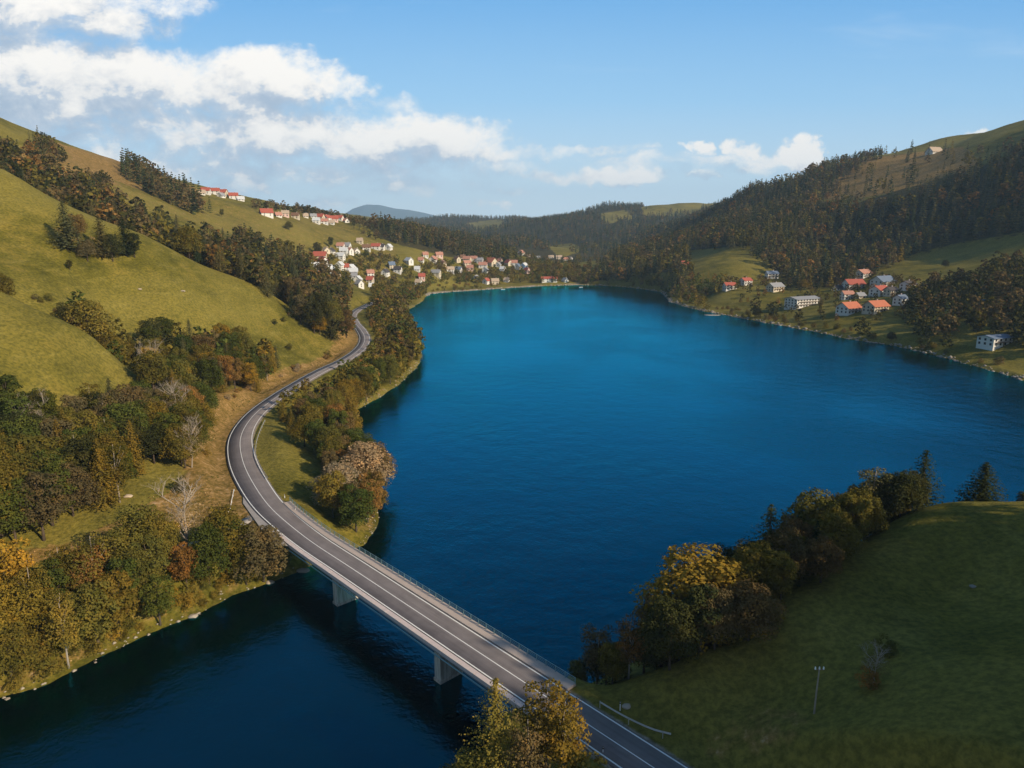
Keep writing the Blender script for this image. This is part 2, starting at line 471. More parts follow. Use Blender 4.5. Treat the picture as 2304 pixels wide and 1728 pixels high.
# ------------------------------------------------------------------ terrain
O = 150.0
def uvw_(X, Y): Yr = Y + O; return X / Yr * 2.2, np.log(Yr) * 1.5
CTRL = []
def P_(x, y, Y): X, Y, Z = pY(x, y, Y); CTRL.append((X, Y, Z))
def W_(X, Y, Z): CTRL.append((X, Y, Z))
# left: near meadow spur A
for a in [(0, 290, 245), (60, 318, 246), (100, 342, 248), (150, 383, 252), (-90, 262, 235), (0, 330, 218), (60, 360, 220), (110, 385, 235), (0, 370, 200), (-90, 330, 200)]: P_(*a)
# wood and grass below A
for a in [(0, 450, 172), (60, 445, 190), (140, 450, 200), (0, 520, 152), (60, 520, 158), (120, 505, 168), (150, 500, 172), (180, 470, 192), (200, 440, 213), (205, 480, 186), (90, 555, 146), (190, 520, 166), (-80, 500, 145), (-80, 570, 125)]: P_(*a)
W_(-86, 141, 8); W_(-110, 128, 8); W_(-150, 100, 9); W_(-70, 150, 8)
# gully between A and B
for a in [(0, 284, 275), (60, 310, 282), (100, 338, 290), (150, 378, 282), (200, 385, 290), (240, 392, 285), (200, 400, 262), (180, 420, 240), (262, 388, 320)]: P_(*a)
for (x, y, Y) in [(0, 290, 268), (60, 318, 270), (100, 342, 272), (145, 378, 274)]:
    X, Y_, Z_ = pY(x, y, Y); W_(X, Y, Z_ - 6)
# meadow spur B
for a in [(0, 168, 380), (69, 207, 392), (139, 234, 402), (185, 258, 410), (259, 287, 428), (290, 307, 438), (322, 320, 448), (343, 331, 455), (0, 220, 335), (0, 260, 300), (70, 262, 330),
          (120, 290, 338), (180, 300, 348), (120, 320, 320), (200, 340, 335), (260, 340, 372), (260, 370, 335), (310, 345, 412), (300, 366, 365), (-90, 150, 370), (-90, 220, 290), (340, 348, 425)]: P_(*a)
# gully behind B (hidden behind the ridge)
for (x, y, Y, dz) in [(0, 166, 430, -20), (69, 204, 445, -17), (139, 230, 455, -16), (185, 252, 465, -14), (259, 282, 485, -13), (300, 300, 500, -10), (340, 315, 520, -6)]:
    X, Y, Z = pY(x, y, Y); W_(X, Y, Z + dz)
W_(-135, 600, 10); W_(-125, 540, 10); W_(-118, 690, 9); W_(-150, 640, 14)
# back slope C with the sunlit ridge
for a in [(-90, 85, 690), (0, 128, 700), (50, 144, 760), (100, 161, 830), (160, 178, 910), (215, 194, 990), (260, 205, 1060), (300, 213, 1130), (345, 220, 1220), (395, 232, 1300),
          (0, 150, 640), (0, 162, 560), (60, 178, 620), (100, 200, 600), (150, 220, 620), (200, 235, 640), (200, 215, 780), (150, 195, 740), (100, 180, 700), (240, 240, 720), (300, 235, 900),
          (300, 252, 780), (330, 264, 850), (260, 262, 600), (300, 275, 660), (340, 285, 740), (360, 262, 930), (380, 250, 1040), (345, 235, 1050), (420, 262, 1020), (400, 280, 930), (450, 268, 1120), (440, 278, 1010), (420, 243, 1180),
          (375, 290, 850)]: P_(*a)
# far shore and valley floor
W_(0, 1090, 4); W_(60, 1090, 4); W_(-60, 1080, 5); W_(-40, 1250, 12); W_(60, 1350, 10); W_(120, 1130, 4); W_(30, 1600, 14); W_(110, 1900, 24); W_(60, 2300, 34)
P_(480, 262, 1200); P_(560, 250, 2000); P_(585, 243, 2200); P_(520, 258, 1450)
# central forested hill and ridges behind
for a in [(390, 232, 1400), (440, 236, 1450), (480, 246, 1450), (515, 260, 1400), (370, 229, 1350), (450, 250, 1250), (500, 262, 1250),
          (426, 227, 3600), (463, 222, 3900), (500, 225, 3700), (532, 224, 3200), (570, 216, 3000), (602, 210, 3000), (648, 212, 3100), (694, 206, 2900), (720, 204, 2900), (530, 238, 2400), (600, 234, 2300), (640, 236, 2000), (650, 224, 2500), (470, 238, 2500), (420, 234, 2600)]: P_(*a)
W_(-500, 2400, 110); W_(-900, 1600, 200); W_(-900, 800, 250); W_(-500, 4500, 120); W_(300, 4800, 120); W_(1200, 4500, 200); W_(-1500, 4000, 200); W_(-600, 3500, 110); W_(0, 4800, 120)
W_(-2500, 4500, 150); W_(3500, 4500, 200); W_(-2000, 2000, 250); W_(3000, 2500, 300)
# right hillside
for a in [(600, 272, 1180), (650, 258, 1230), (690, 240, 1350), (720, 222, 1480), (745, 202, 1560), (790, 188, 1560), (833, 172, 1520), (880, 161, 1430), (926, 155, 1350), (972, 143, 1250), (1024, 134, 1130), (1120, 110, 1050),
          (700, 258, 1080), (760, 240, 1040), (730, 262, 930), (690, 282, 880), (800, 225, 1100), (870, 200, 1080), (950, 190, 980), (1024, 180, 900), (1120, 165, 800),
          (720, 292, 800), (700, 300, 815), (780, 280, 850), (770, 300, 730), (800, 262, 940), (850, 300, 640), (850, 320, 570), (900, 282, 720), (900, 262, 840), (955, 245, 840), (1024, 238, 760), (1120, 225, 680),
          (960, 280, 640), (1024, 280, 570), (930, 320, 520), (990, 330, 460), (1024, 350, 420), (850, 255, 960), (1100, 300, 470)]: P_(*a)
W_(520, 380, 30); W_(700, 600, 110); W_(1200, 900, 280); W_(1400, 400, 200); W_(800, 420, 70)
# right foreground hill
for a in [(1024, 509, 150), (960, 508, 150), (907, 514, 146), (870, 536, 136), (833, 557, 126), (805, 582, 117), (764, 609, 109), (700, 645, 102), (648, 671, 99), (1120, 508, 150),
          (1024, 768, 62), (850, 768, 68), (760, 768, 74), (814, 714, 84), (950, 600, 109), (1024, 600, 104), (1024, 660, 84), (880, 640, 97), (730, 700, 92), (690, 720, 88)]: P_(*a)
W_(118, 163, 7); W_(90, 158, 6); W_(60, 138, 7); W_(150, 168, 5); W_(130, 175, 2); W_(30, 107, 7)
W_(180, -12, 108); W_(150, -30, 98); W_(215, 40, 90); W_(150, 42, 78); W_(192, 66, 64); W_(255, 70, 74); W_(118, 15, 68); W_(120, 42, 74); W_(94, 40, 46); W_(95, -45, 40); W_(260, 0, 125); W_(250, 130, 28); W_(320, 100, 50); W_(400, 0, 110); W_(420, 120, 60)  # unseen hill out of frame, raised to throw shade over the foreground meadow
W_(60, -40, 18); W_(20, 0, 8); W_(20, 60, 7); W_(60, 40, 16); W_(0, -50, 6); W_(-200, 100, 35); W_(-260, 60, 50); W_(-350, 0, 60); W_(-300, 200, 120); W_(-450, 300, 190)
CT = np.array(CTRL)
cu, cv = uvw_(CT[:, 0], CT[:, 1]); cw = CT[:, 2] / (CT[:, 1] + O)
def tps(r2): return np.where(r2 > 1e-12, r2 * np.log(r2 + 1e-12), 0)
n = len(CT)
A = tps((cu[:, None] - cu[None]) ** 2 + (cv[:, None] - cv[None]) ** 2) + np.eye(n) * 2e-4
Pm = np.stack([np.ones(n), cu, cv], 1)
big = np.zeros((n + 3, n + 3)); big[:n, :n] = A; big[:n, n:] = Pm; big[n:, :n] = Pm.T
sol = np.linalg.solve(big, np.concatenate([cw, np.zeros(3)]))

NU, NV = 960, 780
U0, U1 = -1.2, 1.75
VR0, VR1 = math.log(92.0), math.log(5400.0)
ug = np.linspace(U0, U1, NU); vg = np.linspace(VR0, VR1, NV)
GU, GV = np.meshgrid(ug, vg)
GYr = np.exp(GV); GX = GU * GYr; GY = GYr - O
def rbf(X, Y):
    a, b = uvw_(X, Y); out = sol[n] + sol[n + 1] * a + sol[n + 2] * b
    for i in range(n): out = out + sol[i] * tps((a - cu[i]) ** 2 + (b - cv[i]) ** 2)
    return out * (Y + O)
# evaluate the smooth surface on a coarse grid, then upsample
cs = 4
cU, cV = np.meshgrid(np.linspace(U0, U1, NU // cs + 1), np.linspace(VR0, VR1, NV // cs + 1))
cYr = np.exp(cV); zc = rbf(cU * cYr, cYr - O)
fu = (GU - U0) / (U1 - U0) * (cU.shape[1] - 1); fv = (GV - VR0) / (VR1 - VR0) * (cU.shape[0] - 1)
def bil(Z, fu, fv):
    iu = np.clip(fu.astype(int), 0, Z.shape[1] - 2); iv = np.clip(fv.astype(int), 0, Z.shape[0] - 2)
    a = np.clip(fu - iu, 0, 1); b = np.clip(fv - iv, 0, 1)
    return (Z[iv, iu] * (1 - a) + Z[iv, iu + 1] * a) * (1 - b) + (Z[iv + 1, iu] * (1 - a) + Z[iv + 1, iu + 1] * a) * b
Z = bil(zc, fu, fv)
dist = np.sqrt(GX ** 2 + GY ** 2)
# relief of its own: hummocks, gullies
Z += vnoise(GX / 70, GY / 70, 1) * 5 * np.clip(dist / 700, .25, 1.6) + vnoise(GX / 24, GY / 24, 2) * 1.5 + vnoise(GX / 8, GY / 8, 3) * .45
far = np.clip((dist - 900) / 900, 0, 1)
Z += far * (vnoise(GX / 300, GY / 300, 4) * 60 + vnoise(GX / 130, GY / 130, 5) * 22)
Z = np.maximum(Z, 1.6)
jit = vnoise(GX / 9, GY / 9, 6) * 3.2 + vnoise(GX / 3.5, GY / 3.5, 7) * 1.2
ld, _, _ = seg_dist(GX, GY, LAKE, True)
lin = inpoly(GX, GY, LAKE)
sd = np.where(lin, -ld, ld) + jit * np.clip(dist / 500, .35, 1)
t = np.clip(sd / 17, 0, 1); t = t * t * (3 - 2 * t)
Z = np.where(sd > 0, np.minimum(Z, .42 * sd + .25) * (1 - t) + Z * t, np.maximum(.35 * sd, -9))
Z = np.where((sd > 0) & (sd < 2), np.minimum(Z, .3 * sd + .1), Z)
# cut and fill for the road and the track
rd, rs, rp = seg_dist(GX, GY, RCL)
sB = (GX - BA[0]) * BD[0] + (GY - BA[1]) * BD[1]; tB = (GX - BA[0]) * BN[0] + (GY - BA[1]) * BN[1]
onb = (sB > S_W - 1) & (sB < S_E + 1) & (np.abs(tB) < 30)
k = np.clip((rd - 6.2) / 8.0, 0, 1); k = k * k * (3 - 2 * k)
Zr = np.where(onb, Z, (RZ - .32) * (1 - k) + Z * k)
Z = np.where(sd > -6, Zr, Z)
under = onb & (np.abs(tB) < 8)
Z = np.where(under, np.minimum(Z, np.clip(np.maximum(S_W + 12 - sB, sB - (S_E - 12)) * .62 - 1.0, -6, RZ - 1.6)), Z)
td, _, _ = seg_dist(GX, GY, [tuple(p) for p in TRK[::3]])
k = np.clip((td - 1.8) / 4.0, 0, 1); k = k * k * (3 - 2 * k)
TZ = 7.6
Z = np.where((rd > 7) & (sd > 1.5), (TZ - .12) * (1 - k) + Z * k, Z)

def hgt(X, Y):
    X = np.asarray(X, float); Y = np.asarray(Y, float); Yr = np.maximum(Y + O, 93)
    return bil(Z, (X / Yr - U0) / (U1 - U0) * (NU - 1), (np.log(Yr) - VR0) / (VR1 - VR0) * (NV - 1))
def at(x, y, y0=60., y1=5000.):
    """walk along the sight line through a photograph pixel until it meets the ground"""
    r = ray(x, y); r = r / r[1]
    Ys = np.exp(np.linspace(math.log(y0), math.log(y1), 3000))
    g_ = hgt(Ys * r[0], Ys) - (HC + Ys * r[2])
    i = np.argmax(g_ > 0) if (g_ > 0).any() else len(Ys) - 1
    Yh = Ys[i]
    return float(Yh * r[0]), float(Yh), float(hgt(Yh * r[0], Yh))

PXG, PYG = project(GX, GY, Z)

# ------------------------------------------------------------------ ground cover zones (dry, forest floor, gravel)
zone = np.zeros(Z.shape + (3,))
def zone_poly(ch, poly, y0, y1, v=1.0):
    m = inpoly(PXG, PYG, poly) & (GY > y0) & (GY < y1)
    zone[..., ch] = np.where(m, np.maximum(zone[..., ch], v), zone[..., ch])
leftside = (rs > 0) if True else None
# verge and cutting left of the road, dry embankments
lf = np.clip(1 - np.abs(rd - 10) / 12, 0, 1)
zone[..., 0] = np.where((GX < -60) & (GY > 150) & (GY < 600) & (rd < 24) & (rs > 0), np.maximum(zone[..., 0], lf * 1.1), zone[..., 0])
zone_poly(0, [(60, 560), (0, 575), (-60, 600), (-60, 560), (0, 550), (60, 545), (120, 520), (165, 495), (200, 470), (205, 440), (225, 400), (250, 380), (300, 372), (340, 345), (352, 340), (345, 362), (300, 385), (268, 395),
              (245, 415), (232, 440), (232, 470), (245, 500), (222, 520), (180, 540), (120, 560)], 120, 480, .95)
zone_poly(0, [(0, 150), (60, 150), (90, 165), (120, 185), (60, 185), (0, 172)], 480, 900, .62)
zone_poly(0, [(0, 140), (100, 165), (215, 200), (345, 222), (400, 250), (400, 285), (340, 290), (300, 262), (235, 240), (110, 200), (0, 170)], 520, 1250, .40)
zone_poly(0, [(50, 140), (100, 155), (160, 172), (200, 190), (190, 200), (140, 190), (90, 170)], 600, 1200, .72)
zone_poly(0, [(40, 222), (60, 222), (120, 245), (60, 250)], 250, 420, .42)
zone_poly(0, [(850, 160), (965, 146), (985, 165), (930, 188), (850, 200), (800, 200)], 900, 2000, .72)
zone_poly(0, [(700, 730), (760, 700), (830, 715), (780, 768), (700, 768)], 50, 110, .45)
zone[..., 0] = np.where((sd > 0) & (sd < 9) & (GX < 10), np.maximum(zone[..., 0], .5 - sd * .03), zone[..., 0])
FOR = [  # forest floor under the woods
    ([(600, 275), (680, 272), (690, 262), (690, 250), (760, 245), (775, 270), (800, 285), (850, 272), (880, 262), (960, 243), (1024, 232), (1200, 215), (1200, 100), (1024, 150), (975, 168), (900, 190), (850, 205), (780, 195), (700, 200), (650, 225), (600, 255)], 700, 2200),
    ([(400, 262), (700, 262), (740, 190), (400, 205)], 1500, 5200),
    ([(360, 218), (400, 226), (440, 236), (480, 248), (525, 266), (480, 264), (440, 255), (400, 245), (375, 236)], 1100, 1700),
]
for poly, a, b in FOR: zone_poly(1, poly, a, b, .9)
# far clearings stay meadow
for poly in ([(462, 224), (500, 219), (512, 226), (478, 232)], [(598, 214), (626, 210), (634, 219), (606, 224)], [(548, 246), (572, 243), (585, 250), (560, 258)], [(640, 203), (700, 196), (725, 203), (690, 216), (645, 216)]):
    m = inpoly(PXG, PYG, poly); zone[..., 1] = np.where(m, 0, zone[..., 1])
zone[..., 2] = np.where((sd > -3) & (sd < .7 + GY / 400) & (GX > -400), .42, 0)
zone[..., 2] = np.where((sd > -3) & (sd < 5.0) & (GY > 900) & (GX < 140), .9, zone[..., 2])
for _ in range(2):
    zone[1:-1, 1:-1] = (zone[1:-1, 1:-1] * 2 + zone[:-2, 1:-1] + zone[2:, 1:-1] + zone[1:-1, :-2] + zone[1:-1, 2:]) / 6
zone[..., 2] = np.maximum(zone[..., 2], np.clip(1 - (rd - 3.2) / 2.2, 0, .9) * ~onb)
zone[..., 2] = np.maximum(zone[..., 2], np.clip(1 - (td - 1.0) / 1.6, 0, .8) * (sd > 2))

# ------------------------------------------------------------------ ground mesh
idx = np.arange(NU * NV).reshape(NV, NU)
Fq = np.stack([idx[:-1, :-1], idx[:-1, 1:], idx[1:, 1:], idx[1:, :-1]], -1).reshape(-1, 4)
me = np_mesh("ground", np.stack([GX, GY, Z], -1).reshape(-1, 3), Fq, [M['terrain']], True, {'zone': ('POINT', zone.reshape(-1, 3))})
ground = link("ground", me); tag(ground, kind='structure')
# lake surface, a sheet a little larger than the basin (the shore rises through it)
wx = np.array([-500, 900]); wy = np.array([-60, 1200])
me = np_mesh("water", [(-600, -58, 0), (900, -58, 0), (900, 1250, 0), (-600, 1250, 0)], [(0, 1, 2, 3)], [M['water']])
water = link("water", me); tag(water, kind='structure')

# distant blue mountain: a real massif 14 km away
def mountain(name, ctrl, Y0, depth, base):
    xs = np.linspace(ctrl[0][0], ctrl[-1][0], 90); ys = np.interp(xs, [c[0] for c in ctrl], [c[1] for c in ctrl])
    V = []; Fm = []; K = 15
    for i, (x, y) in enumerate(zip(xs, ys)):
        X, Y, Zt = pY(x, y, Y0)
        for k in range(K):
            q = (k / (K - 1)) * 2 - 1
            hh = base + (Zt - base) * max(0, 1 - abs(q) ** 1.2)
            hh += float(vnoise(np.array(X / 220.), np.array(q * 9.), 11)) * 50 * (1 - abs(q)) * (0 if k == K // 2 else 1)
            V.append((X, Y0 + q * depth, hh))
    for i in range(len(xs) - 1):
        for k in range(K - 1):
            a = i * K + k; Fm.append((a, a + 1, a + K + 1, a + K)[::-1])
    o = link(name, np_mesh(name, V, Fm, [M['far']], True)); tag(o, kind='structure'); return o
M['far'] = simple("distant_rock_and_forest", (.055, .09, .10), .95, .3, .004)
mountain("hills", [(300, 232), (330, 224), (352, 209), (366, 204.5), (380, 205), (395, 208.5), (410, 210), (425, 213), (450, 219), (480, 232)], 12000, 2000, -250)

# ------------------------------------------------------------------ road
def offs(pts):
    P = np.array(pts); T_ = np.gradient(P, axis=0); T_ /= np.linalg.norm(T_, axis=1)[:, None]
    return P, np.stack([T_[:, 1], -T_[:, 0]], 1), T_   # right-hand normal
def ribbon(name, pts, a, b, z, mat, thick=0.0, zfun=None, uv=False):
    P, N_, _ = offs(pts)
    a = np.broadcast_to(a, len(P)); b = np.broadcast_to(b, len(P))
    L_ = P + N_ * a[:, None]; R_ = P + N_ * b[:, None]
    zz = np.broadcast_to(z, len(P)) if zfun is None else zfun(P)
    V = []; Fm = []
    for i in range(len(P)):
        V += [(L_[i, 0], L_[i, 1], zz[i]), (R_[i, 0], R_[i, 1], zz[i]), (L_[i, 0], L_[i, 1], zz[i] - thick), (R_[i, 0], R_[i, 1], zz[i] - thick)]
    for i in range(len(P) - 1):
        c = i * 4; d = c + 4
        Fm.append((c, c + 1, d + 1, d))
        if thick: Fm += [(c + 1, c + 3, d + 3, d + 1), (c, d, d + 2, c + 2), (c + 2, d + 2, d + 3, c + 3)]
    me = np_mesh(name, V, Fm, [mat])
    if uv:
        s_ = np.concatenate([[0], np.cumsum(np.linalg.norm(np.diff(P, axis=0), axis=1))])
        uvl = me.uv_layers.new(name='UVMap'); li = np.zeros(len(me.loops), np.int32); me.loops.foreach_get('vertex_index', li)
        q = np.zeros((len(me.loops), 2), np.float32)
        q[:, 0] = np.where(li % 2 == 0, a[li // 4], b[li // 4]); q[:, 1] = s_[li // 4]
        uvl.data.foreach_set('uv', q.ravel())
    return link(name, me)
# offsets measured to the right-hand side of travel; RC runs from the bottom of the picture up to the north:
# right of travel = lake side? the polyline runs north-west over the bridge, so its right is the lake side
arc = np.concatenate([[0], np.cumsum(np.linalg.norm(np.diff(RC, axis=0), axis=1))])
# the carriageway widens a little in the tight bend
Yc = RC[:, 1]
bend = np.exp(-((Yc - 205) / 45) ** 2)
lw = 3.2 + .75 * bend
road = ribbon("road", RC, -lw - .55, lw + .35, RZ, M['asphalt'], .5, uv=True); tag(road, kind='structure')
mk = MB()
for (c0, w_) in ((-lw, .24), (lw, .24), (0 * lw, .17)):
    P, N_, _ = offs(RC)
    a = P + N_ * (c0 - w_ / 2)[:, None] if hasattr(c0, '__len__') else P; b = P + N_ * (c0 + w_ / 2)[:, None]
    for i in range(len(P) - 1):
        mk.quad([(a[i, 0], a[i, 1], RZ + .006), (b[i, 0], b[i, 1], RZ + .006), (b[i + 1, 0], b[i + 1, 1], RZ + .006), (a[i + 1, 0], a[i + 1, 1], RZ + .006)])
o = mk.build("road_marking", M['paint']); tag(o, kind='structure')
# widened shoulder at the mouth of the side road
pts = [hit(x, y, RZ) for x, y in [(243, 492), (250, 497), (262, 512), (280, 535), (288, 546), (276, 545), (262, 530), (250, 513), (243, 503)]]
ms = MB(); ms.quad([(p[0], p[1], RZ - .02) for p in pts][::-1]); o = ms.build("pavement", M['gravel']); tag(o, kind='structure')
trk = ribbon("track", TRK, -1.5, 1.5, TZ, M['gravel'], .3, zfun=lambda P: TZ + .04 + (RZ - TZ - .1) * np.clip(1 - seg_dist(P[:, 0], P[:, 1], RCL)[0] / 16, 0, 1)); tag(trk, kind='structure')

# ------------------------------------------------------------------ tree templates
def unit(v): return v / (np.linalg.norm(v, axis=-1, keepdims=True) + 1e-9)
def cards(C, N_, size, asp, r, jit=.9):
    """leaf clumps: one bent quad each, centred on C, roughly facing N_"""
    n = len(C)
    N_ = unit(N_ + r.normal(0, jit, (n, 3)))
    t1 = unit(np.cross(N_, r.normal(0, 1, (n, 3)))); t2 = np.cross(N_, t1)
    s = (np.asarray(size) * np.ones(n) * r.uniform(.6, 1.35, n))[:, None]
    a = C - t1 * s - t2 * s * asp * .6; b = C + t1 * s * .5 - t2 * s * asp; c = C + t1 * s + t2 * s * asp * .5 + N_ * s * .3; d = C - t1 * s * .4 + t2 * s * asp
    V = np.stack([a, b, c, d], 1).reshape(-1, 3)
    return V, np.arange(4 * n).reshape(-1, 4)

def broadleaf(seed, h=14.0, wid=.66, lobes=18, per=130, size=.34, low=.16, pointy=0.0, bare=0.0):
    r = np.random.default_rng(seed)
    V = []; Fm = []; nb = 0
    cen = []
    for i in range(lobes):
        f = (i + .5) / lobes
        zz = low + .12 + (1 - low - .22) * f
        env = math.sin(math.pi * min(1, max(.06, (zz - low * .6) / (1.04 - low * .6))) ** (.8 + .6 * pointy)) ** .75
        th = i * 2.4 + r.uniform(-.5, .5)
        rr = env * wid * .5 * h * r.uniform(.35, .72)
        lr = h * wid * r.uniform(.17, .27) * (1 - .35 * f)
        cen.append((rr * math.cos(th), rr * math.sin(th), zz * h, lr))
    for (x, y, z, lr) in cen:
        k = int(per * (lr / (h * wid * .22)) ** 2)
        d = unit(r.normal(0, 1, (k, 3))); d[:, 2] = np.where(d[:, 2] < -.45, -d[:, 2], d[:, 2])
        rad = lr * (r.uniform(.72, 1.12, k) + .16 * np.sin(d[:, 0] * 7 + x) * np.sin(d[:, 1] * 6 + y))
        C = np.array((x, y, z)) + d * rad[:, None] * np.array((1, 1, .85))
        v, f_ = cards(C, d * 1.0 + np.array((0, 0, .25)), size, .75, r, .55)
        V.append(v); Fm.append(f_ + nb); nb += len(v)
    return np.concatenate(V), np.concatenate(Fm), cen

def conifer(seed, h=16.0, wid=.34, whorls=24, br=9, ncard=7, size=.34, low=.08, droop=.32, ragged=.25):
    r = np.random.default_rng(seed)
    Cs = []; Ns = []; Ss = []
    for i in range(whorls):
        f = i / (whorls - 1)
        z0 = h * (low + (1 - low) * f ** .92)
        R0 = h * wid * .5 * ((1 - f) ** .68) * (1 if f > .12 else .75 + 2 * f) + .12
        nb = max(4, int(br * (1 - .5 * f)))
        ph = r.uniform(0, 6.28)
        for j in range(nb):
            th = ph + j * 6.283 / nb + r.uniform(-.25, .25)
            L = R0 * (1 + r.uniform(-ragged, ragged))
            kc = max(2, int(ncard * (1 - .55 * f)))
            for q in range(kc):
                s = (q + .7) / kc
                Cs.append((L * s * math.cos(th) + r.normal(0, .1), L * s * math.sin(th) + r.normal(0, .1), z0 - droop * L * s + .12 * L * s * s + r.normal(0, .1)))
                Ns.append((math.cos(th) * .7, math.sin(th) * .7, .8)); Ss.append(size * (1.15 - .45 * f) * (1.15 - .3 * s))
    Cs.append((0, 0, h)); Ns.append((1, 0, 0)); Ss.append(size * .5)
    v, f_ = cards(np.array(Cs), np.array(Ns), np.array(Ss), .62, r, .5)
    return v, f_

def trunk_mb(h, r0, cen=None, mat=0, lean=0.0, seed=0, limb=8, frac=.8):
    rr = random.Random(seed); m = MB()
    pts = [(0, 0, -.6)] + [(lean * h * k / 6 + rr.uniform(-.12, .12), rr.uniform(-.12, .12), h * frac * k / 6) for k in range(1, 7)]
    m.tube(pts, [r0 * 1.25] + [r0 * (1 - .13 * k) for k in range(1, 7)], 7)
    if cen:
        for c in cen[1::max(1, len(cen) // limb)]:
            zb = max(h * .18, c[2] * .62)
            if zb > h * frac: zb = h * frac * .9
            m.tube([(lean * zb, 0, zb), (c[0] * .5, c[1] * .5, (zb + c[2]) * .5 + .2), (c[0], c[1], c[2])], [r0 * .42, r0 * .26, r0 * .08], 5)
    return m

def twigs(seed, h=13.0, spread=.42, n0=9):
    """bare tree: trunk, limbs and a haze of thin twigs"""
    r = random.Random(seed); m = MB()
    def grow(p, d, L, rad, lev):
        q = [p[i] + d[i] * L for i in range(3)]
        mid = [(p[i] + q[i]) / 2 + r.uniform(-.06, .06) * L for i in range(3)]
        m.tube([p, mid, q], [rad, rad * .8, rad * .55], 5 if lev < 2 else 3, cap=False)
        if lev >= 4: return
        for k in range(4 if lev else n0):
            if lev == 0: s = r.uniform(.25, 1.0)
            else: s = r.uniform(.35, 1.0)
            b = [p[i] + d[i] * L * s for i in range(3)]
            th = r.uniform(0, 6.28); sp = r.uniform(.45, .95)
            nd = [d[0] * (1 - sp * .4) + math.cos(th) * sp, d[1] * (1 - sp * .4) + math.sin(th) * sp, d[2] * .8 + .25]
            l_ = math.sqrt(sum(c * c for c in nd)); nd = [c / l_ for c in nd]
            grow(b, nd, L * (r.uniform(.42, .62) if lev else r.uniform(.38, .52)), rad * (.5 if lev < 2 else .45), lev + 1)
    grow([0, 0, -.5], [.02, .02, 1.0], h * .78, h * .016, 0)
    return m

def tmpl(name, h, VF, mb):
    return dict(name=name, h=h, crown=np_mesh("crown", VF[0], VF[1], [M['leaf']]), trunk=mb.mesh("trunk", M['bark'], True) if mb else None)
TB = []; TC = []
for s in range(7):
    h = 14.0; wid = [.70, .62, .78, .58, .66, .74, .52][s]
    v, f_, cen = broadleaf(100 + s, h, wid, lobes=[26, 22, 30, 20, 24, 28, 20][s], per=400, size=.175, pointy=[0, .5, 0, .8, .3, 0, 1.0][s])
    TB.append(tmpl("b%d" % s, h, (v, f_), trunk_mb(h, .24, cen, seed=s)))
for s in range(5):
    h = 16.0
    v, f_ = conifer(200 + s, h, [.46, .40, .54, .42, .36][s], whorls=[30, 34, 28, 36, 34][s], br=12, ncard=15, size=.20, ragged=[.2, .25, .4, .2, .3][s])
    TC.append(tmpl("c%d" % s, h, (v, f_), trunk_mb(h, .20, frac=.97, seed=s)))
v, f_ = conifer(250, 16.0, .62, whorls=46, br=15, ncard=18, size=.15, low=.1, droop=.25, ragged=.38); TCF = tmpl('cf', 16.0, (v, f_), trunk_mb(16.0, .2, frac=.97, seed=9))
TS = []
for s in range(3):                                   # shrubs
    v, f_, cen = broadleaf(300 + s, 3.2, 1.1, lobes=10, per=150, size=.10, low=.0)
    TS.append(tmpl("s%d" % s, 3.2, (v, f_), None))
# slim open birches
TW = []
for s in range(3):
    v, f_, cen = broadleaf(340 + s, 13.0, .44, lobes=24, per=190, size=.125, low=.22, pointy=.9)
    t_ = tmpl("w%d" % s, 13.0, (v, f_), trunk_mb(13.0, .17, cen, seed=s, frac=.92)); t_['trunk'].materials.clear(); t_['trunk'].materials.append(M['palebark'])
    TW.append(t_)
TX = []                                              # bare trees
for s in range(2):
    mb_ = twigs(s + 5); v, f_, cen = broadleaf(360 + s, 13.0, .62, lobes=18, per=75, size=.10, low=.25); TX.append(dict(name='x%d' % s, h=13.0, crown=np_mesh('crown', v, f_, [M['leaf']]), trunk=mb_.mesh("trunk", M['palebark'])))

COLS = {  # leaf colours (albedo)
    'olive': (.130, .110, .023), 'green': (.076, .092, .020), 'dark': (.055, .056, .018), 'golden': (.270, .180, .028), 'rust': (.215, .120, .036),
    'tan': (.35, .27, .17), 'larch': (.195, .145, .028), 'brown': (.135, .098, .042), 'fir': (.045, .060, .023), 'firbrown': (.112, .104, .042)}
WORD = {'olive': 'olive green', 'green': 'green', 'dark': 'dark green', 'golden': 'golden yellow', 'rust': 'rusty orange', 'tan': 'pale tan', 'larch': 'yellowing green', 'brown': 'brownish', 'fir': 'dark green', 'firbrown': 'brown tinged'}


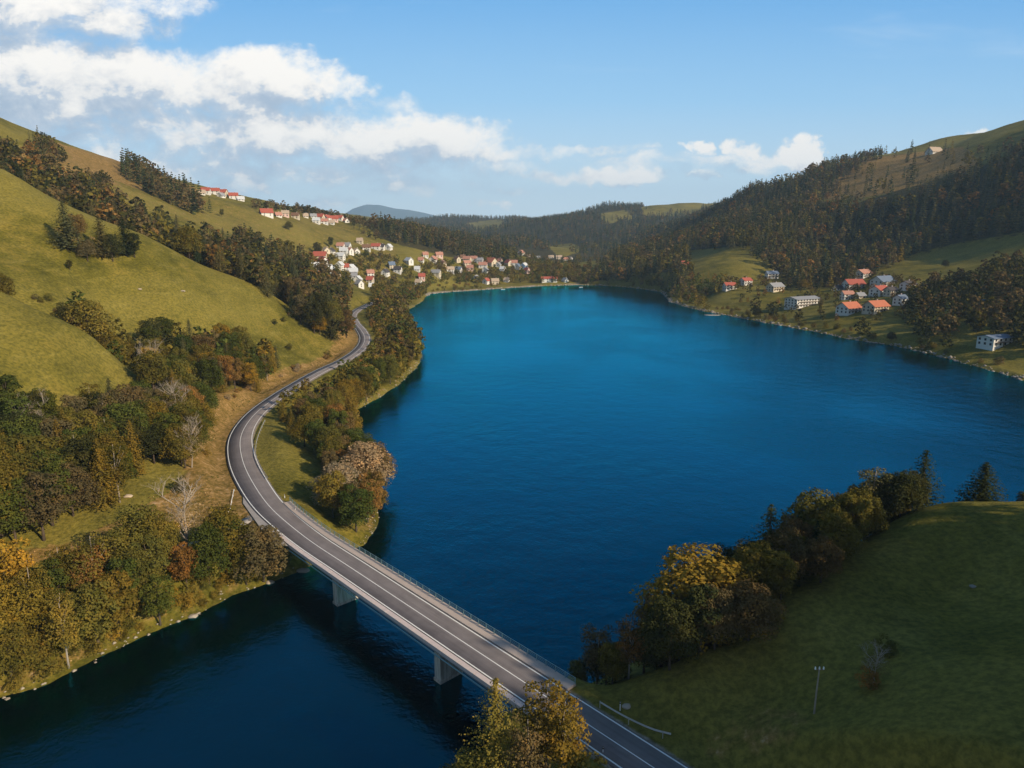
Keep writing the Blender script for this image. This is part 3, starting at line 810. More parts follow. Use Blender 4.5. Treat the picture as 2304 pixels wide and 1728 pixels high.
# ------------------------------------------------------------------ where the houses stand
def r1(u, v): return (1600 + u / 4.608) / 2.25, (580 + v / 4.608) / 2.25
RV = [(355, 288, 120, 'red', 'white', 'white house under a bright red roof at the left end of the right village', .5), (190, 335, 130, 'red', 'white', 'low white house with a red roof just below the bright red roofed one', .2),
      (625, 215, 120, 'blue grey', 'white', 'white house with a blue grey roof at the dark forest edge', .1), (660, 350, 165, 'grey', 'cream', 'cream house with a rounded grey roof above the apartment house', .5),
      (1570, 212, 170, 'salmon', 'white', 'topmost white house of the right village with a salmon roof', .6), (1470, 325, 180, 'red', 'white', 'white house with a red roof below the topmost house of the right village', .15),
      (1775, 295, 210, 'blue grey', 'white', 'long white house with a dark blue grey roof at the upper meadow', .5), (1740, 395, 190, 'red', 'white', 'white long walled house with a red roof in the middle of the right village', .6),
      (2040, 338, 140, 'dark', 'white', 'white house with a dark roof at the right end of the upper row', .5), (1405, 437, 110, 'salmon', 'white', 'small salmon roofed house behind the front orange roofed one', .1),
      (1420, 580, 200, 'orange', 'white', 'white house with an orange roof in the front row beside the shore meadow', .45), (1700, 565, 220, 'orange', 'cream', 'cream house with an orange roof, right one of the front row', .45),
      (1960, 490, 115, 'blue grey', 'white', 'white house with a blue grey roof low on the right side of the right village', .5), (1540, 425, 70, 'grey', 'cream', 'small grey roofed shed between the red roofs', .2), (1310, 345, 90, 'dark', 'white', 'dark roofed house at the left edge of the main group in the right village', .3),
      (1860, 400, 110, 'dark', 'cream', 'dark roofed cream house beside the white long walled one', .3)]
VIL = {'lower left village': ((680, 530, 6.9125), [(280, 375, 190, 'red', 'cream'), (320, 455, 170, 'red', 'white'), (205, 548, 110, 'pale grey', 'white'), (420, 575, 150, 'pale grey', 'white'), (590, 520, 150, 'pale grey', 'white'), (680, 548, 90, 'red', 'white'), (765, 560, 120, 'pale grey', 'white'),
        (790, 620, 150, 'pale grey', 'white'), (790, 690, 130, 'grey', 'white'), (870, 740, 120, 'pale grey', 'white'), (890, 808, 90, 'grey', 'white'), (1060, 640, 110, 'salmon', 'white'), (1060, 745, 100, 'red', 'cream'), (1090, 820, 75, 'pale grey', 'white'), (540, 700, 75, 'tan', 'white')]),
       'upper hamlet of the village': ((680, 530, 6.9125), [(370, 262, 60, 'tan', 'cream'), (455, 272, 75, 'dark', 'white'), (600, 215, 110, 'salmon', 'white'), (700, 215, 105, 'grey', 'white'), (650, 292, 115, 'pale grey', 'white'), (600, 372, 120, 'pale grey', 'white'), (740, 292, 90, 'salmon', 'white'),
        (840, 272, 65, 'tan', 'white'), (900, 135, 90, 'tan', 'cream'), (1000, 238, 125, 'brown', 'white'), (1150, 220, 140, 'red', 'white'), (1235, 225, 95, 'dark', 'white'), (1350, 225, 90, 'pale grey', 'white')]),
       'middle of the village': ((680, 530, 6.9125), [(1295, 622, 130, 'dark', 'white'), (1490, 578, 120, 'dark', 'white'), (1390, 510, 95, 'blue grey', 'cream'), (1660, 442, 130, 'pale grey', 'white'), (1850, 412, 70, 'salmon', 'white'), (2040, 420, 150, 'salmon', 'white'), (2130, 345, 110, 'salmon', 'pink'),
        (1915, 345, 85, 'salmon', 'white'), (1860, 690, 100, 'red', 'pink'), (1810, 782, 85, 'tan', 'white'), (2080, 630, 150, 'grey', 'cream'), (1790, 552, 60, 'pale grey', 'white'), (2180, 470, 90, 'brown', 'cream')]),
       'village centre at far shore': ((960, 550, 6.144), [(325, 388, 110, 'tan', 'white'), (420, 245, 90, 'brown', 'cream'), (560, 240, 110, 'salmon', 'cream'), (650, 235, 100, 'salmon', 'white'), (560, 300, 105, 'salmon', 'cream'), (600, 365, 90, 'salmon', 'pink'), (740, 262, 85, 'grey', 'white'),
        (890, 285, 160, 'orange', 'cream'), (780, 322, 120, 'salmon', 'white'), (810, 390, 85, 'grey', 'white'), (990, 305, 80, 'grey', 'white'), (1050, 362, 70, 'pale grey', 'white'), (1130, 292, 100, 'red', 'cream'), (1205, 292, 100, 'salmon', 'white'), (1260, 345, 85, 'blue grey', 'white'), (1350, 332, 105, 'pale grey', 'blue'),
        (1385, 400, 85, 'red', 'pink'), (685, 485, 70, 'grey', 'white'), (825, 548, 105, 'red', 'white'), (945, 555, 105, 'tan', 'cream'), (1105, 518, 60, 'tan', 'white'), (1690, 522, 230, 'red', 'white'), (1915, 518, 50, 'grey', 'white'), (220, 315, 100, 'brown', 'cream'), (440, 388, 90, 'blue grey', 'white'), (500, 200, 70, 'brown', 'cream'), (1000, 245, 80, 'salmon', 'cream')]),
       'hamlet behind the lake': ((960, 550, 6.144), [(1305, 145, 110, 'salmon', 'white'), (1400, 178, 60, 'tan', 'cream'), (1720, 190, 75, 'tan', 'white'), (1830, 205, 85, 'tan', 'cream'), (1920, 222, 75, 'salmon', 'white'), (1985, 212, 55, 'tan', 'white'), (1540, 200, 60, 'grey', 'white')]),
       'hamlet on the ridge': ((430, 410, 5.53), [(185, 150, 100, 'red', 'white'), (300, 155, 100, 'red', 'white'), (395, 170, 100, 'red', 'cream'), (375, 192, 70, 'grey', 'white'), (530, 212, 100, 'red', 'white'), (620, 235, 75, 'pale grey', 'white'), (140, 160, 55, 'tan', 'white')]),
       'farm group on the slope': ((430, 410, 5.53), [(940, 425, 140, 'red', 'white'), (1085, 435, 70, 'salmon', 'white'), (1175, 432, 85, 'tan', 'pink'), (1300, 458, 90, 'brown', 'cream'), (1425, 442, 55, 'tan', 'white'), (1520, 445, 75, 'grey', 'white'), (1600, 468, 110, 'red', 'cream'), (1690, 480, 100, 'red', 'white'), (1780, 492, 100, 'red', 'pink'),
        (1850, 480, 85, 'red', 'white'), (1560, 515, 85, 'pale grey', 'white'), (1660, 525, 85, 'salmon', 'white'), (1745, 525, 70, 'tan', 'white'), (1925, 500, 70, 'salmon', 'white')])}
HPOS = [at(*r1(u, v - 3), 200)[:2] for u, v, *_ in RV] + [at(*r1(940, 508), 200)[:2], at(994, 345, 200)[:2], at(685, 265.5, 200)[:2], at(934, 153, 200)[:2]]
for cl, ((x0, y0, s), lst) in VIL.items():
    HPOS += [at((x0 + q[0] / s) / 2.25, (y0 + q[1] / s) / 2.25 - .3, 200)[:2] for q in lst]
HPOS = np.array(HPOS)

# ------------------------------------------------------------------ where trees stand
# every entry: x, y, height, kind, colour, zone
ALL = []
def grid_sample(poly, y0, y1, spacing, seed):
    """jittered points on the ground that fall in a photograph region and distance range"""
    r = np.random.default_rng(seed)
    p = np.array(poly, float)
    us = [(ray(x, y)[0] / ray(x, y)[1]) for x, y in poly]
    umin, umax = min(us), max(us)
    out = []
    xa, xb = min(umin * y0, umin * y1), max(umax * y0, umax * y1)
    nx = int((xb - xa) / spacing) + 1; ny = int((y1 - y0) / spacing) + 1
    X, Y = np.meshgrid(np.arange(nx), np.arange(ny))
    X = xa + (X + r.uniform(-.1, 1.1, X.shape)) * spacing; Y = y0 + (Y + r.uniform(-.1, 1.1, Y.shape)) * spacing
    X = X.ravel(); Y = Y.ravel()
    Zp = hgt(X, Y); px, py = project(X, Y, Zp)
    m = inpoly(px, py, poly) & (Zp > .35)
    X, Y, Zp, px, py = X[m], Y[m], Zp[m], px[m], py[m]
    if len(X):
        d1, _, _ = seg_dist(X, Y, RCL); d2, _, _ = seg_dist(X, Y, [tuple(q) for q in TRK[::3]])
        m = (d1 > 8.0) & (d2 > 3.0)
        X, Y = X[m], Y[m]
    return X, Y
def wood(zone_name, poly, y0, y1, spacing, hs, mixt, seed, keep=1.0, clear=()):
    X, Y = grid_sample(poly, y0, y1, spacing, seed)
    r = np.random.default_rng(seed + 999)
    if len(X) == 0: print('EMPTY', zone_name); return
    ks = list(mixt); w = np.array([mixt[k] for k in ks], float); w /= w.sum()
    cl = vnoise(X / 45., Y / 45., seed) + .5
    for i in range(len(X)):
        if keep < 1 and (r.random() > keep * (.4 + 1.2 * cl[i])): continue
        kd, c = ks[r.choice(len(ks), p=w)]
        h = r.uniform(*hs) * (1 if kd != 's' else .28)
        ALL.append([X[i], Y[i], h, kd, c, zone_name])
    return
def one(px, py, h, kd, c, zn, Y=None):
    if Y is None: X, Y, _ = at(px, py)
    else: X = pY(px, py, Y)[0]
    ALL.append([X, Y, h, kd, c, zn])

MIXL = {('b', 'olive'): 6, ('b', 'green'): 4.0, ('b', 'dark'): 1.5, ('b', 'golden'): .5, ('b', 'rust'): .45, ('b', 'brown'): 1.6, ('c', 'larch'): 2.2, ('c', 'firbrown'): 1.2, ('w', 'olive'): 1.0, ('x', 'tan'): .3}
MIXB = {('b', 'olive'): 5, ('b', 'green'): 2.5, ('b', 'golden'): .5, ('b', 'rust'): .4, ('w', 'larch'): 1.2, ('b', 'larch'): 2.0, ('s', 'larch'): 2}
MIXG = {('b', 'brown'): 2.0, ('b', 'dark'): 2, ('b', 'olive'): 1.6, ('c', 'firbrown'): 3, ('c', 'fir'): 2, ('b', 'rust'): .8}
MIXS = {('b', 'olive'): 5, ('b', 'green'): 2.4, ('b', 'brown'): 2.4, ('b', 'rust'): .7, ('b', 'larch'): 1.6, ('c', 'larch'): 1.6}
MIXR = {('c', 'fir'): 6, ('c', 'firbrown'): 6, ('b', 'brown'): 1.6, ('b', 'rust'): .4, ('b', 'olive'): 1.4, ('c', 'larch'): 1.0}
MIXF = {('c', 'fir'): 6, ('c', 'firbrown'): 4, ('b', 'brown'): 2.0, ('b', 'olive'): 1}
wood('low left wood', [(-60, 470), (0, 470), (60, 462), (110, 450), (140, 460), (132, 492), (108, 520), (60, 540), (0, 552), (-60, 565)], 120, 240, 5.3, (13, 18), MIXL, 11)
wood('low left wood', [(-60, 425), (0, 425), (70, 425), (140, 420), (140, 460), (60, 470), (0, 470), (-60, 470)], 140, 260, 5.6, (12, 17), MIXL, 15)
wood('wood above the road bend', [(128, 440), (146, 408), (205, 402), (208, 440), (200, 474), (165, 468), (142, 455)], 150, 300, 5.4, (11, 15), MIXL, 12)
wood('upper gully wood', [(140, 378), (150, 388), (140, 408), (205, 402), (262, 392), (280, 370), (250, 352), (205, 345), (175, 345), (150, 350)], 235, 350, 6.2, (11, 16), MIXL, 13)
wood('near meadow gully', [(60, 335), (100, 360), (150, 400), (165, 375), (120, 335), (110, 318), (60, 306)], 262, 300, 6.5, (8, 12), MIXL, 14, .8)
wood('bushes of the near meadow edge', [(0, 288), (60, 316), (60, 304), (20, 288), (0, 278)], 256, 300, 6, (8, 12), {('s', 'brown'): 3, ('s', 'tan'): 1, ('s', 'olive'): 2}, 141, .8)
wood('bank above the dark water', [(-60, 610), (0, 600), (60, 594), (120, 570), (190, 552), (240, 528), (278, 532), (288, 576), (232, 598), (153, 636), (100, 662), (0, 703), (-60, 724)], 96, 185, 4.7, (11, 16), MIXB, 16, 1)
wood('roadside lake shore', [(285, 405), (300, 384), (345, 366), (374, 348), (374, 335), (368, 318), (372, 310), (400, 298), (424, 302), (408, 318), (424, 352), (421, 368), (398, 388), (358, 412), (354, 440), (335, 452), (306, 436), (280, 425)], 195, 720, 6.4, (12, 17), MIXS, 17)
wood('roadside lake shore', [(365, 305), (425, 302), (428, 293), (400, 288), (375, 292)], 600, 960, 9.0, (11, 16), MIXS, 171, .8)
wood('clump beside the lawn', [(320, 470), (345, 440), (372, 462), (386, 500), (386, 530), (366, 545), (338, 532), (342, 500)], 150, 260, 5.2, (9, 13), {('b', 'olive'): 4, ('b', 'green'): 2, ('b', 'brown'): 1.4, ('b', 'rust'): .5}, 18)
wood('dark middle gully wood', [(-30, 190), (0, 200), (69, 240), (139, 262), (185, 285), (259, 310), (300, 330), (345, 345), (366, 335), (352, 310), (340, 285), (290, 258), (235, 232), (180, 214), (110, 196), (60, 172), (0, 140), (-30, 140)], 425, 600, 7.5, (15, 21), MIXG, 19, .9)
wood('dark middle gully wood', [(240, 300), (300, 325), (345, 340), (366, 330), (352, 300), (345, 280), (300, 258), (235, 236)], 480, 760, 9.0, (13, 19), MIXG, 20, .9)
wood('sunlit slope hedge', [(8, 155), (40, 138), (60, 152), (70, 168), (30, 172)], 540, 850, 8, (9, 14), MIXG, 21, .8)
wood('sunlit slope hedge', [(70, 182), (100, 175), (112, 185), (110, 196), (82, 196)], 500, 900, 9, (7, 11), {('b', 'brown'): 2, ('b', 'olive'): 2, ('b', 'dark'): 1}, 22, .9)
wood('fir line of the sunlit slope', [(117, 172), (128, 165), (160, 182), (200, 200), (212, 214), (190, 214), (150, 196)], 600, 1000, 8.5, (16, 24), {('c', 'firbrown'): 4, ('c', 'fir'): 3, ('b', 'brown'): 2}, 23, .85)
wood('trees along the slope ridge line', [(245, 205), (262, 205), (300, 212), (345, 220), (345, 224), (300, 218), (262, 212)], 900, 1400, 14, (9, 16), {('b', 'dark'): 2, ('b', 'brown'): 2}, 24, .85)
wood('trees along the slope ridge line', [(345, 218), (360, 215), (400, 228), (400, 244), (372, 240), (350, 228)], 1000, 1500, 13, (10, 16), {('b', 'dark'): 2, ('b', 'brown'): 2, ('c', 'firbrown'): 2}, 25)
wood('hill behind the village', [(372, 226), (400, 226), (440, 232), (480, 242), (520, 262), (500, 266), (460, 258), (430, 248), (395, 244)], 1100, 1750, 12, (16, 26), MIXF, 26)
wood('trees among the village houses', [(312, 262), (372, 255), (420, 268), (470, 262), (530, 262), (600, 272), (600, 284), (545, 284), (500, 284), (440, 284), (425, 292), (370, 288), (330, 280)], 760, 1300, 8.5, (7, 13), MIXS, 27, 1)
wood('trees along the far lake end', [(500, 272), (545, 268), (600, 270), (640, 272), (672, 290), (672, 300), (640, 287), (600, 284), (545, 284)], 1000, 1250, 11, (9, 15), MIXS, 28, .85)
wood('valley floor wood beyond the lake', [(505, 268), (600, 272), (600, 255), (575, 258), (545, 262), (520, 255)], 1150, 2200, 19, (10, 17), MIXF, 29, .7)
CLR = [[(690, 252), (690, 252), (690, 252)], [(690, 252), (735, 246), (765, 262), (772, 276), (740, 284), (700, 278), (684, 268)], [(815, 208), (850, 172), (900, 152), (1030, 124), (1045, 142), (985, 168), (935, 192), (880, 208)], [(890, 268), (960, 243), (1060, 236), (1060, 262), (1000, 275), (930, 285)],
       [(462, 224), (500, 219), (512, 226), (478, 232)], [(598, 214), (626, 210), (634, 219), (606, 224)], [(548, 246), (572, 243), (585, 250), (560, 258)], [(640, 203), (700, 194), (725, 203), (690, 214), (645, 214)], [(745, 186), (770, 180), (812, 170), (812, 176), (770, 190)], [(930, 150), (1030, 130), (1030, 140), (960, 156)]]
def cleared(lst):
    if not lst: return []
    X = np.array([a[0] for a in lst]); Y = np.array([a[1] for a in lst]); px, py = project(X, Y, hgt(X, Y)); px = px + vnoise(X / 40, Y / 40, 51) * 16; py = py + vnoise(X / 40, Y / 40, 52) * 6
    bad = np.zeros(len(lst), bool)
    for i, c in enumerate(CLR):
        keepf = .10 if i == 2 else .0
        q = inpoly(px, py, c) & (rng.random(len(lst)) > keepf)
        bad |= q
    return [a for a, b in zip(lst, bad) if not b]
n0 = len(ALL)
wood('wooded right hillside', [(596, 284), (600, 268), (650, 232), (700, 206), (740, 190), (800, 176), (860, 160), (930, 150), (975, 143), (1024, 130), (1100, 105), (1100, 225), (1024, 236), (955, 245), (900, 262), (880, 272), (848, 286), (800, 290), (775, 276), (690, 282), (672, 300), (640, 284)], 640, 2150, 9.6, (14, 25), MIXR, 30)
wood('wooded far ridges', [(400, 262), (395, 225), (426, 212), (500, 214), (570, 200), (650, 198), (720, 190), (740, 200), (700, 215), (640, 240), (600, 262), (520, 262)], 1750, 4400, 20, (14, 23), MIXF, 31)
ALL[n0:] = cleared(ALL[n0:])
wood('shore trees below the right hillside', [(672, 300), (705, 310), (712, 296), (740, 290), (730, 278), (690, 280)], 700, 950, 9, (9, 14), MIXS, 32, .9)
wood('trees around the right village', [(712, 290), (760, 276), (830, 268), (880, 275), (925, 285), (925, 318), (880, 326), (820, 322), (760, 312), (740, 305)], 520, 960, 11, (5, 9), {('b', 'brown'): 3, ('b', 'olive'): 2, ('b', 'dark'): 2, ('b', 'rust'): .6}, 33, .75)
wood('dark wood on the right bank', [(895, 305), (930, 288), (960, 285), (1010, 262), (1024, 268), (1100, 260), (1100, 355), (1024, 355), (1000, 340), (960, 335), (930, 345), (900, 335)], 380, 900, 9.0, (11, 17), {('b', 'dark'): 4, ('b', 'brown'): 3, ('c', 'fir'): 2, ('b', 'olive'): 1}, 34, .95)
wood('shrubs on the right shore', [(700, 312), (787, 324), (856, 338), (949, 356), (1024, 376), (1024, 368), (949, 348), (856, 330), (787, 318), (712, 306)], 350, 820, 7.5, (10, 18), {('s', 'brown'): 2, ('s', 'olive'): 2, ('b', 'dark'): .5}, 35, .55)
wood('shrubs on the dry bank', [(200, 470), (228, 430), (232, 400), (270, 385), (340, 355), (345, 345), (300, 365), (262, 378), (225, 392), (205, 430)], 170, 460, 6, (6, 12), {('s', 'larch'): 2, ('s', 'rust'): 2, ('s', 'tan'): 1}, 36, .6)
wood('shrubs along the bank', [(-20, 725), (0, 715), (100, 678), (195, 634), (290, 592), (290, 555), (190, 585), (95, 628), (0, 662), (-20, 670)], 96, 185, 2.2, (6, 14), {('s', 'larch'): 4, ('s', 'golden'): 1, ('s', 'olive'): 2}, 37, .9)
wood('shrubs on the green slope by the track', [(60, 545), (140, 500), (200, 480), (205, 520), (120, 545)], 130, 200, 6, (4, 8), {('s', 'olive'): 2, ('s', 'rust'): 1}, 38, .3)
wood('shrubs along the far shore', [(428, 295), (500, 286), (500, 280), (440, 284)], 880, 1100, 8, (9, 16), {('s', 'olive'): 2, ('s', 'rust'): 1}, 39, .6)
wood('hedge on the foreground hill', [(655, 676), (700, 672), (740, 656), (780, 616), (820, 584), (850, 556), (885, 532), (915, 516), (915, 500), (870, 512), (830, 535), (790, 560), (750, 590), (700, 625), (655, 650)], 95, 172, 5.6, (8, 13), {('b', 'dark'): 4, ('b', 'brown'): 2, ('b', 'olive'): 2, ('c', 'fir'): 1}, 45)
_r = np.random.default_rng(91)  # trees added out of frame to roughen the shadow edge on the foreground
for _x in np.arange(98, 230, 6.5):
    for _y in np.arange(-30, 95, 6.5):
        _a, _b = _x + _r.uniform(-3, 3), _y + _r.uniform(-3, 3)
        if float(hgt(_a, _b)) > 40 and _r.random() < .5: ALL.append([_a, _b, _r.uniform(8, 15), 'b', 'dark', 'added unseen wood that shades the foreground hill'])
# single trees
S = 'big rounded tree in the gully above the near meadow'
for (x, y, h, kd, c, z, Y) in [
    (88, 330, 20, 'b', 'larch', 'hill1', 268), (66, 325, 13, 'b', 'dark', 'hill1b', 268), (108, 345, 14, 'b', 'olive', 'hill1c', 270), (2, 292, 13, 'b', 'olive', 'hill1d', 262),
    (68, 250, 22, 'c', 'firbrown', 'mid_cluster', None), (103, 258, 20, 'c', 'firbrown', 'mid_cluster', None), (126, 256, 19, 'c', 'fir', 'mid_cluster', None), (113, 262, 14, 'b', 'dark', 'mid_cluster', None), (88, 262, 11, 'b', 'brown', 'mid_cluster', None),
    (135, 258, 13, 'b', 'dark', 'mid_cluster', None), (70, 270, 5, 'b', 'dark', 'mid_low', None), (78, 240, 13, 'b', 'brown', 'mid_cluster', None),
    (275, 325, 3.5, 's', 'dark', 'spot', None), (283, 322, 3.0, 's', 'dark', 'spot2', None), (290, 316, 3.4, 's', 'brown', 'spot3', None), (289, 350, 3.6, 's', 'dark', 'spot4', None),
    (320, 335, 12, 'b', 'golden', 'edge_gold', None), (289, 230, 11, 'b', 'olive', 'hayfield_tree', None), (222, 217, 10, 'b', 'olive', 'h2', None),
    (318, 256, 17, 'b', 'dark', 'village_edge', None), (331, 248, 15, 'b', 'dark', 'village_edge2', None),
    (180, 440, 3, 's', 'dark', 'slope_bush', None), (181, 492, 4.2, 's', 'dark', 'slope_bush', None),
    # foreground right ridge, from the top of the ridge down to the bridge
    (980, 510, 11, 'c', 'fir', 'R1', 151), (1022, 508, 4, 'b', 'dark', 'R1b', 151), (919, 510, 19, 'c', 'fir', 'R2', 152), (897, 516, 17, 'c', 'fir', 'R3', 156), (882, 522, 17, 'b', 'olive', 'R4', 150),
    (868, 538, 19, 'w', 'firbrown', 'R5', 146), (853, 548, 16, 'b', 'olive', 'R6', 145), (834, 562, 14.5, 'b', 'brown', 'R7', 138), (846, 552, 14, 'b', 'olive', 'R7b', 134), (810, 582, 16, 'b', 'olive', 'R8', 129), (790, 595, 12, 'b', 'brown', 'R9', 126),
    (778, 608, 12, 'b', 'olive', 'R10', 118), (762, 622, 18, 'c', 'fir', 'R11', 119), (782, 600, 12, 'b', 'brown', 'R10b', 116), (752, 640, 12, 'b', 'olive', 'R12', 112), (728, 625, 15, 'b', 'dark', 'R13', 121), (738, 650, 11.5, 'b', 'olive', 'R14', 110),
    (699, 668, 19, 'b', 'golden', 'R15', 110), (660, 680, 14, 'b', 'brown', 'R16', 110), (678, 678, 11, 'b', 'olive', 'R17', 105), (652, 655, 12, 'b', 'brown', 'R17b', 117), (722, 664, 9, 'b', 'olive', 'R18', 105),
    (597, 698, 12, 'w', 'brown', 'R19', 108), (628, 698, 12, 'w', 'rust', 'R20', 103), (612, 698, 8, 'b', 'olive', 'R21', 104), (578, 692, 6, 'b', 'olive', 'R22', 109), (566, 692, 5, 'b', 'olive', 'R22b', 109), (643, 694, 10, 'b', 'dark', 'R23', 105), (606, 690, 8, 'b', 'dark', 'R23b', 108),
    (873, 686, 5.0, 'x', 'brown', 'R24', None), (885, 655, 3.0, 's', 'olive', 'R25', None), (868, 688, 3.0, 's', 'rust', 'R24b', None),
    # in front of the bridge at the bottom
    (496, 805, 19.5, 'c', 'larch', 'F1', 80), (546, 795, 17, 'w', 'larch', 'F2', 80), (563, 790, 15.5, 'w', 'larch', 'F3', 78), (528, 800, 15, 'w', 'brown', 'F4', 78), (470, 800, 10, 'b', 'olive', 'F5', 78),
    (590, 790, 8, 's', 'larch', 'F6', 74),
    # by the bridge head and road bend
    (190, 580, 15, 'x', 'tan', 'L1', 146), (262, 562, 14, 'b', 'brown', 'L2', 148), (246, 576, 8.5, 'b', 'larch', 'L3', 146), (274, 568, 11, 'b', 'olive', 'L3b', 143), (16, 650, 18, 'b', 'golden', 'L4', 122), (30, 672, 13, 'b', 'golden', 'L4b', 117), (2, 670, 13, 'b', 'golden', 'L4c', 112),
    (125, 620, 12.5, 'b', 'larch', 'L5', 134), (60, 650, 13, 'b', 'green', 'L6', 124), (100, 628, 12, 'b', 'rust', 'L7', 130), (150, 600, 14, 'b', 'olive', 'L5b', 140), (168, 592, 12.5, 'b', 'larch', 'L5c', 140),
    (340, 512, 14, 'b', 'tan', 'L8', 183), (334, 532, 14, 'b', 'larch', 'L9', 176), (356, 532, 13, 'b', 'green', 'L10', 172), (366, 497, 16, 'b', 'tan', 'L11', 202), (376, 500, 16, 'b', 'brown', 'L11b', 206), (374, 525, 14, 'b', 'rust', 'L12', 185),
    (305, 452, 12, 'b', 'olive', 'L13', 231), (318, 454, 12, 'b', 'green', 'L13b', 228), (332, 460, 13, 'b', 'olive', 'L13c', 224), (292, 432, 9, 'c', 'larch', 'L13d', 243), (183, 374, 13, 'b', 'golden', 'L14', 268), (68, 455, 17, 'c', 'larch', 'L15', 180),
    (38, 455, 13, 'b', 'dark', 'L16', 186), (155, 470, 12, 'b', 'dark', 'L16b', 192), (225, 350, 12, 'b', 'brown', 'L17', 300),
    # right bank singles
    (864, 342, 9, 'b', 'dark', 'RB1', None), (891, 341, 7, 'b', 'dark', 'RB2', None), (757, 318, 10, 'b', 'dark', 'RB3', None), (1008, 345, 10, 'b', 'larch', 'RB4', None), (862, 300, 13, 'b', 'larch', 'RB5', None), (945, 268, 9, 'b', 'dark', 'RB6', None),
    (802, 290, 12, 'b', 'larch', 'RB7', None), (868, 270, 20, 'c', 'firbrown', 'RB8', 850), (856, 272, 16, 'c', 'firbrown', 'RB9', 850)]:
    one(x, y, h, kd, c, 'single:' + z, Y)
